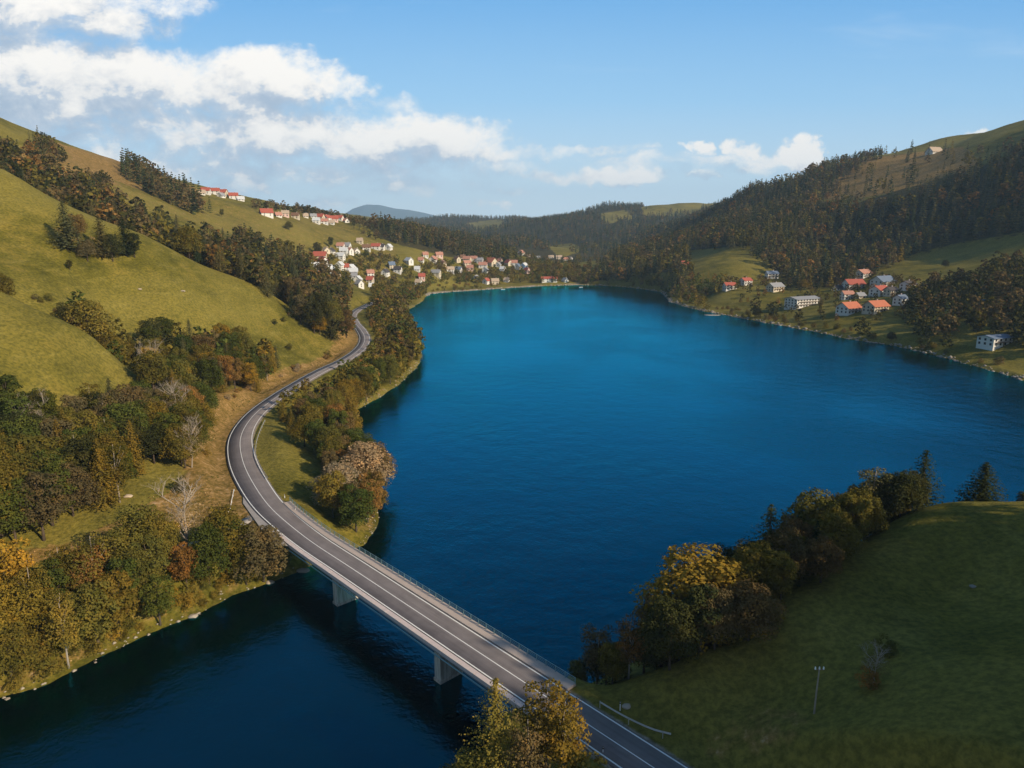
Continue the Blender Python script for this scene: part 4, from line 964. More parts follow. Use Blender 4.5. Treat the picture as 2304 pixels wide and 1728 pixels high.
SPECIAL = {
 'hill1': 'big rounded yellow green tree in the gully above the near left meadow', 'hill1b': 'dark tree on the left flank of the big rounded gully tree', 'hill1c': 'smaller olive tree on the right flank of the big rounded gully tree', 'hill1d': 'olive tree at the left picture edge above the near meadow',
 'mid_low': 'low dark tree just below the cluster on the middle left meadow', 'spot': 'lowest bush of the small bush trio on the middle meadow above the road', 'spot2': 'middle bush of the small bush trio on the middle meadow', 'spot3': 'topmost bush of the small bush trio on the middle meadow', 'spot4': 'lone dark bush low on the middle meadow close to the dry road bank',
 'edge_gold': 'small golden tree at the lower tip of the dark gully wood', 'hayfield_tree': 'lone round tree on the sunlit hayfield below the white farmhouse', 'h2': 'small tree below the ridge village on the sunlit slope', 'village_edge': 'dark round tree at the upper left edge of the village', 'village_edge2': 'second dark round tree above the village, standing alone on the meadow',
 'R1': 'lone dark conifer on top of the right foreground hill against the lake', 'R1b': 'small dark tree at the right picture edge behind the foreground hill', 'R2': 'tallest dark conifer at the top end of the hedge on the foreground hill', 'R3': 'dark conifer left of the tallest one on the foreground hill hedge', 'R4': 'olive tree between the conifers at the upper end of the foreground hedge',
 'R5': 'tall slender tree in the upper foreground hedge', 'R6': 'olive tree beside the tall slender one in the foreground hedge', 'R7': 'brown rounded tree in the middle of the foreground hedge', 'R7b': 'low olive tree in front of the brown rounded one in the foreground hedge', 'R8': 'tall dome shaped olive tree on the shoulder of the foreground hill', 'R9': 'small brown tree below the dome shaped one on the foreground hill',
 'R10': 'olive tree right of the dark pointed fir in the foreground hedge', 'R10b': 'small brown tree close to the right of the pointed fir', 'R11': 'dark pointed fir standing out over the lake in the foreground hedge', 'R12': 'olive tree at the foot of the pointed fir', 'R13': 'dark tree behind the large golden maple', 'R14': 'low olive tree on the right of the large golden maple',
 'R15': 'large round golden tree at the foot of the right foreground hill', 'R16': 'brown tree on the lower left of the large golden tree', 'R17': 'olive tree in front of the large golden tree', 'R17b': 'brown tree on the lake side of the large golden tree', 'R18': 'small olive tree right below the large golden tree',
 'R19': 'slender brown birch on the lake side of the bridge end', 'R20': 'slender rusty birch with bare lower stem by the bridge end', 'R21': 'small olive tree between the two slender birches', 'R22': 'low leafy tree behind the end of the teal railing', 'R22b': 'lowest leafy tree overhanging the water behind the teal railing', 'R23': 'dark tree right of the slender birches', 'R23b': 'dark low tree behind the slender birches',
 'R24': 'small half bare tree alone on the dark foreground meadow', 'R24b': 'rusty bush at the foot of the half bare meadow tree', 'R25': 'small green bush above the half bare tree on the meadow',
 'F1': 'tall yellow green larch in front of the bridge at the picture bottom', 'F2': 'yellowing birch in front of the bridge, right of the larch', 'F3': 'yellowing birch partly hiding the road at the picture bottom', 'F4': 'slender brown birch between the larch and the yellowing birches', 'F5': 'olive tree left of the larch at the bottom picture edge', 'F6': 'low bush right of the birches beside the road',
 'L1': 'leafless pale tree on the bank beside the side road', 'L2': 'brown tree at the bridge head overlapping the road edge', 'L3': 'yellowing tree left of the bridge head', 'L3b': 'olive tree right at the bridge head above the water', 'L4': 'large golden tree at the lower left picture edge', 'L4b': 'smaller golden tree below the large golden one at the left edge', 'L4c': 'golden tree cut by the left picture edge above the dark water',
 'L5': 'light yellowing tree in the middle of the bank above the dark water', 'L5b': 'olive tree left of the leafless pale tree', 'L5c': 'yellowing tree just below the leafless pale tree', 'L6': 'deep green tree right of the large golden tree', 'L7': 'rusty tree in the middle of the bank above the dark water',
 'L8': 'pale tan flowering tree beside the lawn in the road bend', 'L9': 'yellow green tree below the pale tan one by the railing', 'L10': 'green tree beside the water, right of the yellow green one by the railing', 'L11': 'pale pinkish tree on the shore beyond the lawn', 'L11b': 'brown tree behind the pale pinkish one on the shore', 'L12': 'rusty tree on the shore edge in front of the pinkish one',
 'L13': 'olive tree at the upper corner of the lawn', 'L13b': 'green tree above the lawn beside the shore', 'L13c': 'olive tree between lawn and lake', 'L13d': 'yellowing conifer overlapping the inside of the road bend', 'L14': 'golden tree in the upper gully wood', 'L15': 'tall yellowing conifer at the top of the low left wood', 'L16': 'dark round tree left of the tall yellowing conifer', 'L16b': 'dark round tree at the right end of the low left wood', 'L17': 'tall brown tree at the upper end of the gully wood',
 'RB1': 'dark round bush tree at the right bank waterline', 'RB2': 'smaller dark tree right of the round one on the right bank', 'RB3': 'dark tree on the right shore below the apartment house', 'RB4': 'yellowing tree left of the lone white house on the right bank', 'RB5': 'golden green tree between the apartment house and the red roofed houses', 'RB6': 'dark round tree alone on the upper right meadow', 'RB7': 'yellowing tree beside the grey roofed house of the right village',
 'RB8': 'tall brown conifer at the forest edge above the right village', 'RB9': 'slim brown conifer left of the tallest one above the right village'}

# ------------------------------------------------------------------ individual trees and the rest as stuff
ALL = [a for a in ALL if float(hgt(a[0], a[1])) > .12]
_rd = seg_dist(np.array([a[0] for a in ALL]), np.array([a[1] for a in ALL]), RCL)[0]
_px, _py = project(np.array([a[0] for a in ALL]), np.array([a[1] for a in ALL]), hgt(np.array([a[0] for a in ALL]), np.array([a[1] for a in ALL])))
_clr = inpoly(_px, _py, [(196, 538), (262, 522), (264, 556), (205, 568)])
keep_ = []
for a, q, _c in zip(ALL, _rd, _clr):
    if _c and not a[5].startswith('single') and a[1] < 190: continue
    if a[5] == 'roadside lake shore' and 245 < a[1] < 640:
        a[2] = min(a[2], 5.0 + .33 * q)
    dx = HPOS[:, 0] - a[0]; dy = HPOS[:, 1] - a[1]; L_ = math.hypot(a[0], a[1]); al = (dx * a[0] + dy * a[1]) / L_; ac = np.abs(dx * a[1] - dy * a[0]) / L_
    if ((dx * dx + dy * dy) < 81).any() or ((al > 0) & (al < a[2] * 2.0) & (ac < 5)).any(): continue
    keep_.append(a)
ALL = keep_
Xs = np.array([a[0] for a in ALL]); Ys = np.array([a[1] for a in ALL]); Hs = np.array([a[2] for a in ALL]); Zs = hgt(Xs, Ys)
pxs, pys = project(Xs, Ys, Zs + Hs * .6)
app = Hs * F / np.maximum(np.sqrt(Xs ** 2 + Ys ** 2), 1)
infr = (pxs > -30) & (pxs < 1054) & (pys > -30) & (pys < 800)
# hidden trees (sight line to the upper crown blocked by ground) do not count as individuals
def occluded(X, Y, Zt):
    s = np.linspace(.15, .985, 60)[None]
    return (hgt(X[:, None] * s, Y[:, None] * s) > HC + (Zt[:, None] - HC) * s + .5).any(1)
vis = infr & ~occluded(Xs, Ys, Zs + Hs * .9)
score = np.where(vis, app, -1) + np.array([1000 if a[5].startswith('single:') else 0 for a in ALL])
KIND = {'b': 'broadleaf_tree', 'c': 'conifer_tree', 's': 'shrub', 'w': 'slender_tree', 'x': 'bare_tree'}
CAT = {'b': 'tree', 'c': 'conifer', 's': 'bush', 'w': 'tree', 'x': 'tree'}
NOUN = {'b': 'broadleaf tree', 'c': 'conifer', 's': 'bush', 'w': 'slender tree', 'x': 'leafless tree'}
kindarr = np.array([a[3] for a in ALL]); indiv = np.zeros(len(ALL), bool)
LIM = {'b': 300, 'c': 300, 's': 300, 'w': 100, 'x': 60}
for kd, lim in LIM.items():
    ii = np.where((kindarr == kd) & (score > 0))[0]
    ii = ii[np.argsort(-score[ii])][:lim]; indiv[ii] = True
print('trees', len(ALL), {k: int((kindarr == k).sum()) for k in LIM}, 'individual', int(indiv.sum()))
TM = {'b': TB, 'c': TC, 's': TS, 'w': TW, 'x': TX}
tr_ = random.Random(5)
def plant(i):
    X, Y, h, kd, c, zn = ALL[i]
    t = tr_.choice(TM[kd]) if not zn.startswith('single:') else TM[kd][(int(X * 7) + int(Y)) % len(TM[kd])]
    if zn == 'single:R15': t = TB[2]
    if zn == 'single:F1': t = TCF
    z = float(hgt(X, Y)) - .15; k = h / t['h']
    o = link(KIND[kd], None if t['trunk'] or t['crown'] is None else None)
    o.empty_display_size = 1
    o.location = (X, Y, z); o.rotation_euler = (0, 0, tr_.uniform(0, 6.28)); wj = tr_.uniform(.88, 1.15) * (1.12 if not zn.startswith('single:') else 1.15 if zn == 'single:mid_cluster' and kd == 'b' else WID.get(zn[7:], 1.2))
    o.scale = (k * wj, k * wj, k)
    cc = COLS[c]; v = tr_.uniform(.78, 1.22); hu = tr_.uniform(-.12, .12)
    if t['trunk'] is not None: link("trunk", t['trunk'], o)
    if t['crown'] is not None:
        cr = link("crown", t['crown'], o); cr.color = (cc[0] * v * (1 + hu), cc[1] * v, cc[2] * v * (1 - hu), 1)
    if zn.startswith('single:') and zn[7:] in SPECIAL:
        tag(o, SPECIAL[zn[7:]], CAT[kd])
    else:
        if zn == 'single:mid_cluster': zn = 'cluster on the middle left meadow'
        if zn == 'single:slope_bush': zn = 'green slope between wood and road'
        size = '' if kd in 'sx' else ('tall ' if h > 13.5 else 'low ' if h < 9.5 else '')
        pre = {'wood': 'in the'}
        lab = '%s%s %s, %s %s' % (size, WORD[c] if kd != 'x' else 'pale grey', NOUN[kd], 'one of the' if zn.split()[0] in ('trees', 'shrubs', 'bushes') else 'in the', zn)
        PLANTED.setdefault(lab, []).append((float(pxs[i]), o))
        tag(o, lab, CAT[kd], group=(lab.split(', ')[0] + 's ').replace('bushs', 'bushes') + 'in the ' + zn)
PLANTED = {}
WID = {'R1': 2.3, 'R2': 1.45, 'R3': 1.35, 'R11': 1.5, 'F1': 1.1, 'F2': 1.0, 'F3': 1.0, 'F4': .95, 'R15': 1.3, 'mid_cluster': 1.9, 'R8': 1.1, 'L15': 1.3}
for i in np.where(indiv)[0]: plant(int(i))
WN = ['leftmost', 'second', 'third', 'fourth', 'fifth', 'sixth', 'seventh', 'eighth', 'ninth', 'tenth', 'eleventh', 'twelfth', 'thirteenth', 'fourteenth', 'fifteenth', 'sixteenth']
for lab, lst in PLANTED.items():
    if 1 < len(lst) <= 16:
        for k, (px_, o) in enumerate(sorted(lst, key=lambda q: q[0])): o['label'] = (WN[k] + ' ' if k == 0 else WN[k] + ' from left, ') + lab

# light versions for the far masses
def lite_b(seed):
    v, f_, _ = broadleaf(seed, 14.0, .72, lobes=9, per=24, size=.82, low=.05); return v / 14., f_
def lite_c(seed, whorls=9, br=6, nc=2, size=.95):
    v, f_ = conifer(seed, 16.0, .36, whorls=whorls, br=br, ncard=nc, size=size, low=.05, droop=.35); return v / 16., f_
LITE = {'b': [lite_b(400 + i) for i in range(4)], 'c': [lite_c(420 + i) for i in range(4)]}
LITE['s'] = [(v * np.array((1.6, 1.6, 1)), f_) for v, f_ in LITE['b'][:2]]; LITE['w'] = LITE['b']; LITE['x'] = LITE['b']
FARL = {'b': [(lambda q: (q[0] / 14., q[1]))(broadleaf(440 + i, 14.0, .8, lobes=6, per=11, size=1.35, low=0)[:2]) for i in range(3)], 'c': [lite_c(450 + i, 6, 5, 1, 1.7) for i in range(3)]}
FARL['s'] = FARL['b']; FARL['w'] = FARL['b']; FARL['x'] = FARL['b']
def mass(name, sel, label, cat):
    Vs = []; Fs = []; Cs = []; nb = 0
    r = np.random.default_rng(77)
    for i in sel:
        X, Y, h, kd, c, zn = ALL[i]
        L = FARL if Y > 1750 else LITE
        v, f_ = L[kd][r.integers(len(L[kd]))]
        a = r.uniform(0, 6.28); ca, sa = math.cos(a), math.sin(a); wj = r.uniform(.85, 1.2)
        w = np.empty_like(v); w[:, 0] = (v[:, 0] * ca - v[:, 1] * sa) * h * wj + X; w[:, 1] = (v[:, 0] * sa + v[:, 1] * ca) * h * wj + Y; w[:, 2] = v[:, 2] * h + Zs[i] - .2
        cc = np.array(COLS[c]) * r.uniform(.7, 1.25)
        Vs.append(w); Fs.append(f_ + nb); nb += len(v); Cs.append(np.tile(cc, (len(f_), 1)))
    if not Vs: return
    me = np_mesh(name, np.concatenate(Vs), np.concatenate(Fs), [M['leafm']], False, {'tint': ('FACE', np.concatenate(Cs))})
    o = link(name, me); tag(o, label, cat, kind='stuff')
    print(name, len(sel), len(me.polygons))
rest = ~indiv & (infr | (app > 8) | (Ys < 100))
mass('conifer_forest', np.where(rest & (kindarr == 'c'))[0], 'brown and dark green conifer forest covering the right hillside and far ridges', 'forest')
mass('broadleaf_wood', np.where(rest & np.isin(kindarr, ['b', 'w', 'x']))[0], 'autumn broadleaf woodland spread over the slopes, shores and far valley', 'woodland')
mass('scrub', np.where(rest & (kindarr == 's'))[0], 'low brown and olive scrub along shores and banks', 'scrub')

# ------------------------------------------------------------------ rank grass: tufts too many to count
def tufts(name, poly, y0, y1, n_, size, cols, label, seed):
    r = np.random.default_rng(seed)
    X, Y = grid_sample(poly, y0, y1, size * 3.2, seed)
    if len(X) > n_: k = r.choice(len(X), n_, replace=False); X, Y = X[k], Y[k]
    cl = vnoise(X / 6, Y / 6, seed) + vnoise(X / 20, Y / 20, seed + 1); k = cl > -.12; X, Y = X[k], Y[k]
    z = hgt(X, Y); nb = len(X) * 3
    C = np.repeat(np.stack([X, Y, z + size * .35], 1), 3, 0) + r.normal(0, size * .4, (nb, 3)) * (1, 1, .15)
    v, f_ = cards(C, np.tile((0, -.3, 1.), (nb, 1)), size * .5, .8, r, .8)
    cc = np.array(cols)[r.integers(len(cols), size=nb)] * r.uniform(.7, 1.3, (nb, 1))
    o = link(name, np_mesh(name, v, f_, [M['leafm']], False, {'tint': ('FACE', cc)})); tag(o, label, 'grass', kind='stuff')
tufts('grass', [(-20, 720), (0, 560), (120, 515), (200, 460), (235, 400), (300, 372), (345, 345), (350, 365), (300, 395), (240, 440), (250, 500), (285, 540), (290, 590), (150, 640)], 95, 460, 26000, .42, [(.22, .15, .045), (.15, .12, .03), (.10, .10, .02), (.36, .25, .12)], 'dry brown grass and weeds on the banks beside the road', 62)

# ------------------------------------------------------------------ bridge
bridge = empty("road_bridge", (BA[0] + BD[0] * 26, BA[1] + BD[1] * 26, 0)); tag(bridge, 'long concrete road bridge on two wall piers crossing the narrow arm of the lake', 'bridge')
BO = np.array(bridge.location)
def bw(s, t, z): p = BA + BD * s + BN * t; return (p[0] - BO[0], p[1] - BO[1], z)
def bbox(m, s0, s1, t0, t1, z0, z1, mi=0):
    b = len(m.v)
    for z in (z0, z1):
        for (s, t) in ((s0, t0), (s1, t0), (s1, t1), (s0, t1)): m.v.append(bw(s, t, z))
    for q in ((0, 3, 2, 1), (4, 5, 6, 7), (0, 1, 5, 4), (1, 2, 6, 5), (2, 3, 7, 6), (3, 0, 4, 7)):
        m.f.append(tuple(b + i for i in q)); m.m.append(mi)
def path(i0, i1, off, z, step=1):
    P, N_, _ = offs(RC); q = P + N_ * off
    return [(q[i, 0] - BO[0], q[i, 1] - BO[1], z) for i in range(i0, i1, step)]
sRC = (RC[:, 0] - BA[0]) * BD[0] + (RC[:, 1] - BA[1]) * BD[1]
near = np.where(RC[:, 1] < 190)[0]
iE = int(near[np.argmin(np.abs(sRC[near] - 71))]); iW = int(near[np.argmin(np.abs(sRC[near] + 34))]); iWl = int(near[np.argmin(np.abs(sRC[near] + 20))])
m = MB(); bbox(m, S_W, S_E, -4.55, 5.45, 8.05, 8.48); m.build('deck_slab', M['girder'], bridge)
m = MB(); bbox(m, S_W, S_E, -2.9, 3.1, 6.9, 8.047); m.build('box_girder', M['girder'], bridge)
def strip(name, i0, i1, a, b, z0, z1, mat, seg=0.0, gap=.05, m=None):
    P, N_, _ = offs(RC); own = m is None; m = m or MB()
    L_ = P + N_ * a; R_ = P + N_ * b
    q = [(L_[i], R_[i]) for i in range(i0, i1 + 1)]
    def v(p, z): return (p[0] - BO[0], p[1] - BO[1], z)
    st = 1 if not seg else max(1, int(round(seg / 1.9)))
    for i in range(0, len(q) - st, st):
        (l0, r0), (l1, r1) = q[i], q[i + st]
        if seg: l1 = l1 + (l0 - l1) * gap / seg; r1 = r1 + (r0 - r1) * gap / seg
        m.quad([v(l0, z1), v(r0, z1), v(r1, z1), v(l1, z1)])
        m.quad([v(l0, z0), v(l0, z1), v(l1, z1), v(l1, z0)]); m.quad([v(r0, z0), v(r1, z0), v(r1, z1), v(r0, z1)])
        m.quad([v(l0, z0), v(l1, z0), v(r1, z0), v(r0, z0)]); m.quad([v(l0, z0), v(r0, z0), v(r0, z1), v(l0, z1)]); m.quad([v(l1, z0), v(l1, z1), v(r1, z1), v(r1, z0)])
    return m.build(name, mat, bridge) if own else m
strip('edge_beam', iE, iWl, -4.75, -3.78, 8.49, 9.22, M['concrete_light'], 4.0, .09)
strip('kerb', iE, iW, 3.57, 3.78, 8.49, 9.17, M['concrete'], 0)
strip('walkway', iE, iW, 3.785, 5.65, 8.49, 9.13, M['walk'], 0)
pm = MB(); pm.tube([bw(s, -4.95, 8.0) for s in (S_W, S_E)], .13, 8); pm.build('service_pipe', M['rail'], bridge)
rl = MB()
for z in (9.40, 9.66, 9.92): rl.tube(path(iE, iW + 1, 5.45, z), .03, 5)
rl.tube(path(iE, iW + 1, 5.45, 10.22), .05, 6)
rail = rl.build('railing', M['rail'], bridge)
for p in path(iE, iW + 1, 5.45, 9.1):
    q = MB(); q.box(p[0] - .07, p[0] + .07, p[1] - .07, p[1] + .07, 9.1, 10.24); q.build('post', M['rail'], rail)
for s in (7.85, 44.3):
    pr = MB(); bbox(pr, s - .85, s + .85, -2.45, 2.4, -3, 6.9); bbox(pr, s - 1.0, s + 1.0, -2.6, 2.55, -3, .55)
    pr.build('pier', M['pier'], bridge)
for s0, s1 in ((S_W - 2.2, S_W), (S_E, S_E + 2.2)):
    ab = MB(); bbox(ab, s0, s1, -4.5, 5.4, -2, 8.46); ab.build('abutment', M['concrete'], bridge)

# ------------------------------------------------------------------ guard rails, posts, poles, small things
def guard(name, pts, label, zf=None, posts=4.0, h=.75, mat='steel', thick=.16):
    P = catmull([np.array(p[:2]) for p in pts], 1.0)
    o = empty(name, (P[0][0], P[0][1], float(hgt(*P[0])))); B = np.array(o.location)
    z = [(zf if zf is not None else float(hgt(*p))) + h for p in P]
    bm_ = MB()
    for i in range(len(P) - 1):
        a = P[i] - B[:2]; b = P[i + 1] - B[:2]; za = z[i] - B[2]; zb = z[i + 1] - B[2]
        nn = np.array((-(b - a)[1], (b - a)[0])); nn = nn / np.linalg.norm(nn) * .04
        prof = [(-1, -thick), (1, -thick * .5), (-1, 0), (1, thick * .5), (-1, thick)]
        for k in range(4):
            s0, h0 = prof[k]; s1, h1 = prof[k + 1]
            bm_.quad([(a[0] + nn[0] * s0, a[1] + nn[1] * s0, za + h0), (b[0] + nn[0] * s0, b[1] + nn[1] * s0, zb + h0), (b[0] + nn[0] * s1, b[1] + nn[1] * s1, zb + h1), (a[0] + nn[0] * s1, a[1] + nn[1] * s1, za + h1)])
    bm_.build('beam', M[mat], o)
    acc_ = 0
    for i in range(0, len(P), max(1, int(posts))):
        q = MB(); a = P[i] - B[:2]; q.box(a[0] - .06, a[0] + .06, a[1] - .06, a[1] + .06, float(hgt(*P[i])) - B[2] - .3, z[i] - B[2] + .1); q.build('post', M[mat], o)
    tag(o, label, 'guard rail'); return o
guard('guard_rail', [hit(x, y, 9.7) for x, y in [(600, 702), (615, 711), (636, 722), (655, 730), (671, 734)]], 'galvanised guard rail bending away from the road past the bridge end', zf=9.0)
guard('guard_rail', [hit(x, y, 9.7) for x, y in [(574, 737), (583, 744), (594, 753), (612, 768)]], 'guard rail on the near side of the road behind the birches', zf=8.9)
guard('guard_rail', [hit(x, y, 9.6) for x, y in [(265, 420), (260, 431), (256, 444), (256, 455), (260, 465), (268, 478)]], 'pale guard rail along the lawn on the inside of the road bend', zf=8.85, h=.8)
guard('cable_barrier', [hit(x, y, 9.0) for x, y in [(234, 490), (232, 500), (229, 511), (223, 519)]], 'thin pale curved barrier at the mouth of the side road', h=.5, mat='white', thick=.07)
def marker(X, Y, label, h=1.2):
    z = float(hgt(X, Y)); o = empty('marker_post', (X, Y, z))
    q = MB(); q.box(-.07, .07, -.05, .05, -.2, h); q.build('post', M['white'], o)
    q = MB(); q.box(-.11, .11, -.09, .09, h - .3, h - .08); q.box(-.08, .08, -.06, .06, h, h + .05); q.build('reflector_cap', M['dark'], o)
    tag(o, label, 'marker post'); return o
X, Y, _ = at(620, 711); marker(X, Y, 'white marker post in the grass beside the guard rail past the bridge', 1.5)
P2 = [(284.7, 497, 'white marker post beside the lawn, farther from the bridge'), (295.5, 510, 'white marker post by the start of the teal railing'), (586, 744, 'white roadside post behind the birches'), (603, 752, 'white roadside post nearest the bottom picture edge')]
for x, y, lb in P2:
    X, Y = hit(x, y, RZ); marker(X, Y, lb, 1.1)
def boulder(X, Y, r_, label, seed=0, nm='boulder'):
    rr = np.random.default_rng(seed); z = float(hgt(X, Y))
    import bmesh
    bm = bmesh.new(); bmesh.ops.create_icosphere(bm, subdivisions=2, radius=r_)
    for v in bm.verts:
        k = 1 + .5 * float(vnoise(np.array(v.co.x / r_ * 1.3 + seed), np.array(v.co.y / r_ * 1.3 + v.co.z / r_), seed)); v.co *= k; v.co.z *= .5; v.co.x *= 1.25
    me = bpy.data.meshes.new(nm); bm.to_mesh(me); bm.free(); me.materials.append(M['stone'])
    o = link(nm, me); o.location = (X, Y, z + r_ * .15); tag(o, label, 'rock'); return o
X, Y, _ = at(626, 707); boulder(X, Y, .6, 'beige boulder next to the white marker post in the grass', 3)
for k, (x, y, r_, lb) in enumerate([(973, 587, .5, 'small pale rock on the upper foreground meadow'), (128, 497, .9, 'pale rock on the green slope below the low left wood'), (140, 290, .9, 'upper pale rock on the middle left meadow'), (183, 292, 1.0, 'lower pale rock on the middle left meadow'),
                                    (193, 617, .9, 'pale rock at the waterline below the wooded bank'), (303, 572, 1.2, 'pale boulder at the waterline under the bridge'), (270, 468 + 115, .8, 'grey rock at the waterline left of the bridge')]):
    X, Y, _ = at(x, y); boulder(X, Y, r_, lb, k + 10)
# shore stones
rs_ = np.random.default_rng(4)
def stones(name, poly, n_, size, label):
    V = []; Fm = []; nb = 0
    ico = np.array([(0, 0, 1), (.9, 0, .2), (.3, .85, .15), (-.7, .5, .1), (-.7, -.55, .2), (.3, -.9, .1), (0, 0, -.8)]); fi = [(0, 1, 2), (0, 2, 3), (0, 3, 4), (0, 4, 5), (0, 5, 1), (6, 2, 1), (6, 3, 2), (6, 4, 3), (6, 5, 4), (6, 1, 5)]
    P = np.array(poly); seg = np.linalg.norm(np.diff(P, axis=0), axis=1); cum = np.concatenate([[0], np.cumsum(seg)])
    for i in range(n_):
        u = rs_.uniform(0, cum[-1]); x = np.interp(u, cum, P[:, 0]) + rs_.normal(0, 1.6); y = np.interp(u, cum, P[:, 1]) + rs_.normal(0, 1.6)
        z = float(hgt(x, y))
        if z < -.6 or z > 1.6: continue
        s = size * rs_.lognormal(0, .45); v = ico * s * rs_.uniform(.7, 1.3, (7, 3)) * (1, 1, .6) + (x, y, z)
        V.append(v); Fm += [tuple(a + nb for a in f_) for f_ in fi]; nb += 7
    o = link(name, np_mesh(name, np.concatenate(V), Fm, [M['stone']])); tag(o, label, 'stones', kind='stuff')
stones('shore_stones', west[4:28], 1500, .28, 'pale stones scattered along the near lake shore')
stones('shore_stones', west[28:], 1600, .9, 'pale stones and sand along the far lake shore')
# poles
def pole(X, Y, h, label, arm=True):
    z = float(hgt(X, Y)); o = empty('utility_pole', (X, Y, z))
    q = MB(); q.tube([(0, 0, -.5), (0.03, 0, h * .5), (.10, 0, h)], [.13, .11, .085], 8); q.build('mast', M['stone'], o)
    if arm:
        q = MB(); q.box(-.55, .75, -.05, .05, h - .35, h - .25); q.build('cross_arm', M['wood'], o)
        for xx in (-.45, .1, .65):
            q = MB(); q.tube([(xx, 0, h - .25), (xx, 0, h + .1)], [.11, .08], 6); q.build('insulator', M['white'], o)
    tag(o, label, 'pole')
X, Y, _ = at(814, 714); pole(X, Y, 7.0, 'slim wooden utility pole alone on the dark foreground meadow')
X, Y, _ = at(1010, 298); pole(X, Y, 9.5, 'pale pole among the dark trees on the right bank', False)
# boats
def boat(x, y, label):
    X, Y = hit(x, y, .1); o = empty('rowing_boat', (X, Y, .0), .5)
    V = []; prof = [(-2.4, .55), (-1.2, .85), (0, .95), (1.2, .75), (2.5, .05)]
    for xx, w in prof: V += [(xx, -w, .5), (xx, -w * .6, -.1), (xx, w * .6, -.1), (xx, w, .5)]
    Fm = [(i * 4 + k, i * 4 + k + 1, i * 4 + k + 5, i * 4 + k + 4) for i in range(4) for k in range(3)] + [(0, 1, 2, 3)]
    link('hull', np_mesh('hull', V, Fm, [M['white']]), o).data.transform
    for xx in (-1.0, .6):
        q = MB(); q.box(xx - .15, xx + .15, -.75, .75, .3, .36); q.build('seat', M['wood'], o)
    o.scale = (1.3, 1.3, 1.3); tag(o, label, 'boat')
boat(581, 287.4, 'small white boat by the far lake end in the middle'); boat(503, 289.6, 'small white boat moored below the village')
# parked car among the trees of the right bank
X, Y, Zc = at(985, 301)
car = empty('parked_car', (X, Y, Zc + .1), .2); tag(car, 'small blue car parked among the dark trees of the right bank', 'car')
M['blue'] = simple("blue_car_paint", (.05, .25, .48), .3, .05)
q = MB(); q.box(-2.1, 2.1, -.85, .85, .3, .85); q.quad([(-2.1, -.85, .85), (2.1, -.85, .85), (2.1, .85, .85), (-2.1, .85, .85)]); q.build('body', M['blue'], car)
q = MB(); b_ = [(-1.5, .86), (-.9, 1.4), (.7, 1.4), (1.3, .86)]
q.quad([(x, -.78, z) for x, z in b_]); q.quad([(x, .78, z) for x, z in b_][::-1])
for (x0, z0), (x1, z1) in zip(b_[:-1], b_[1:]): q.quad([(x0, -.78, z0), (x1, -.78, z1), (x1, .78, z1), (x0, .78, z0)])
q.build('cabin', M['pane'], car)
for x in (-1.3, 1.3):
    for y in (-.8, .8):
        q = MB(); q.tube([(x, y - .1, .3), (x, y + .1, .3)], .32, 12); q.build('wheel', M['dark'], car)
# tan gravel spit on the right shore
X, Y = hit(713, 315, .1); V = [(X, Y, .35)]; nn = 22
for k in range(nn): a = 6.283 * k / nn; V.append((X + math.cos(a) * 13 * (1 + .2 * math.sin(3 * a)), Y + math.sin(a) * 9 * (1 + .2 * math.cos(2 * a)), -.25))
o = link('beach', np_mesh('beach', V, [(0, 1 + k, 1 + (k + 1) % nn) for k in range(nn)], [M['stone']], True)); tag(o, kind='structure')

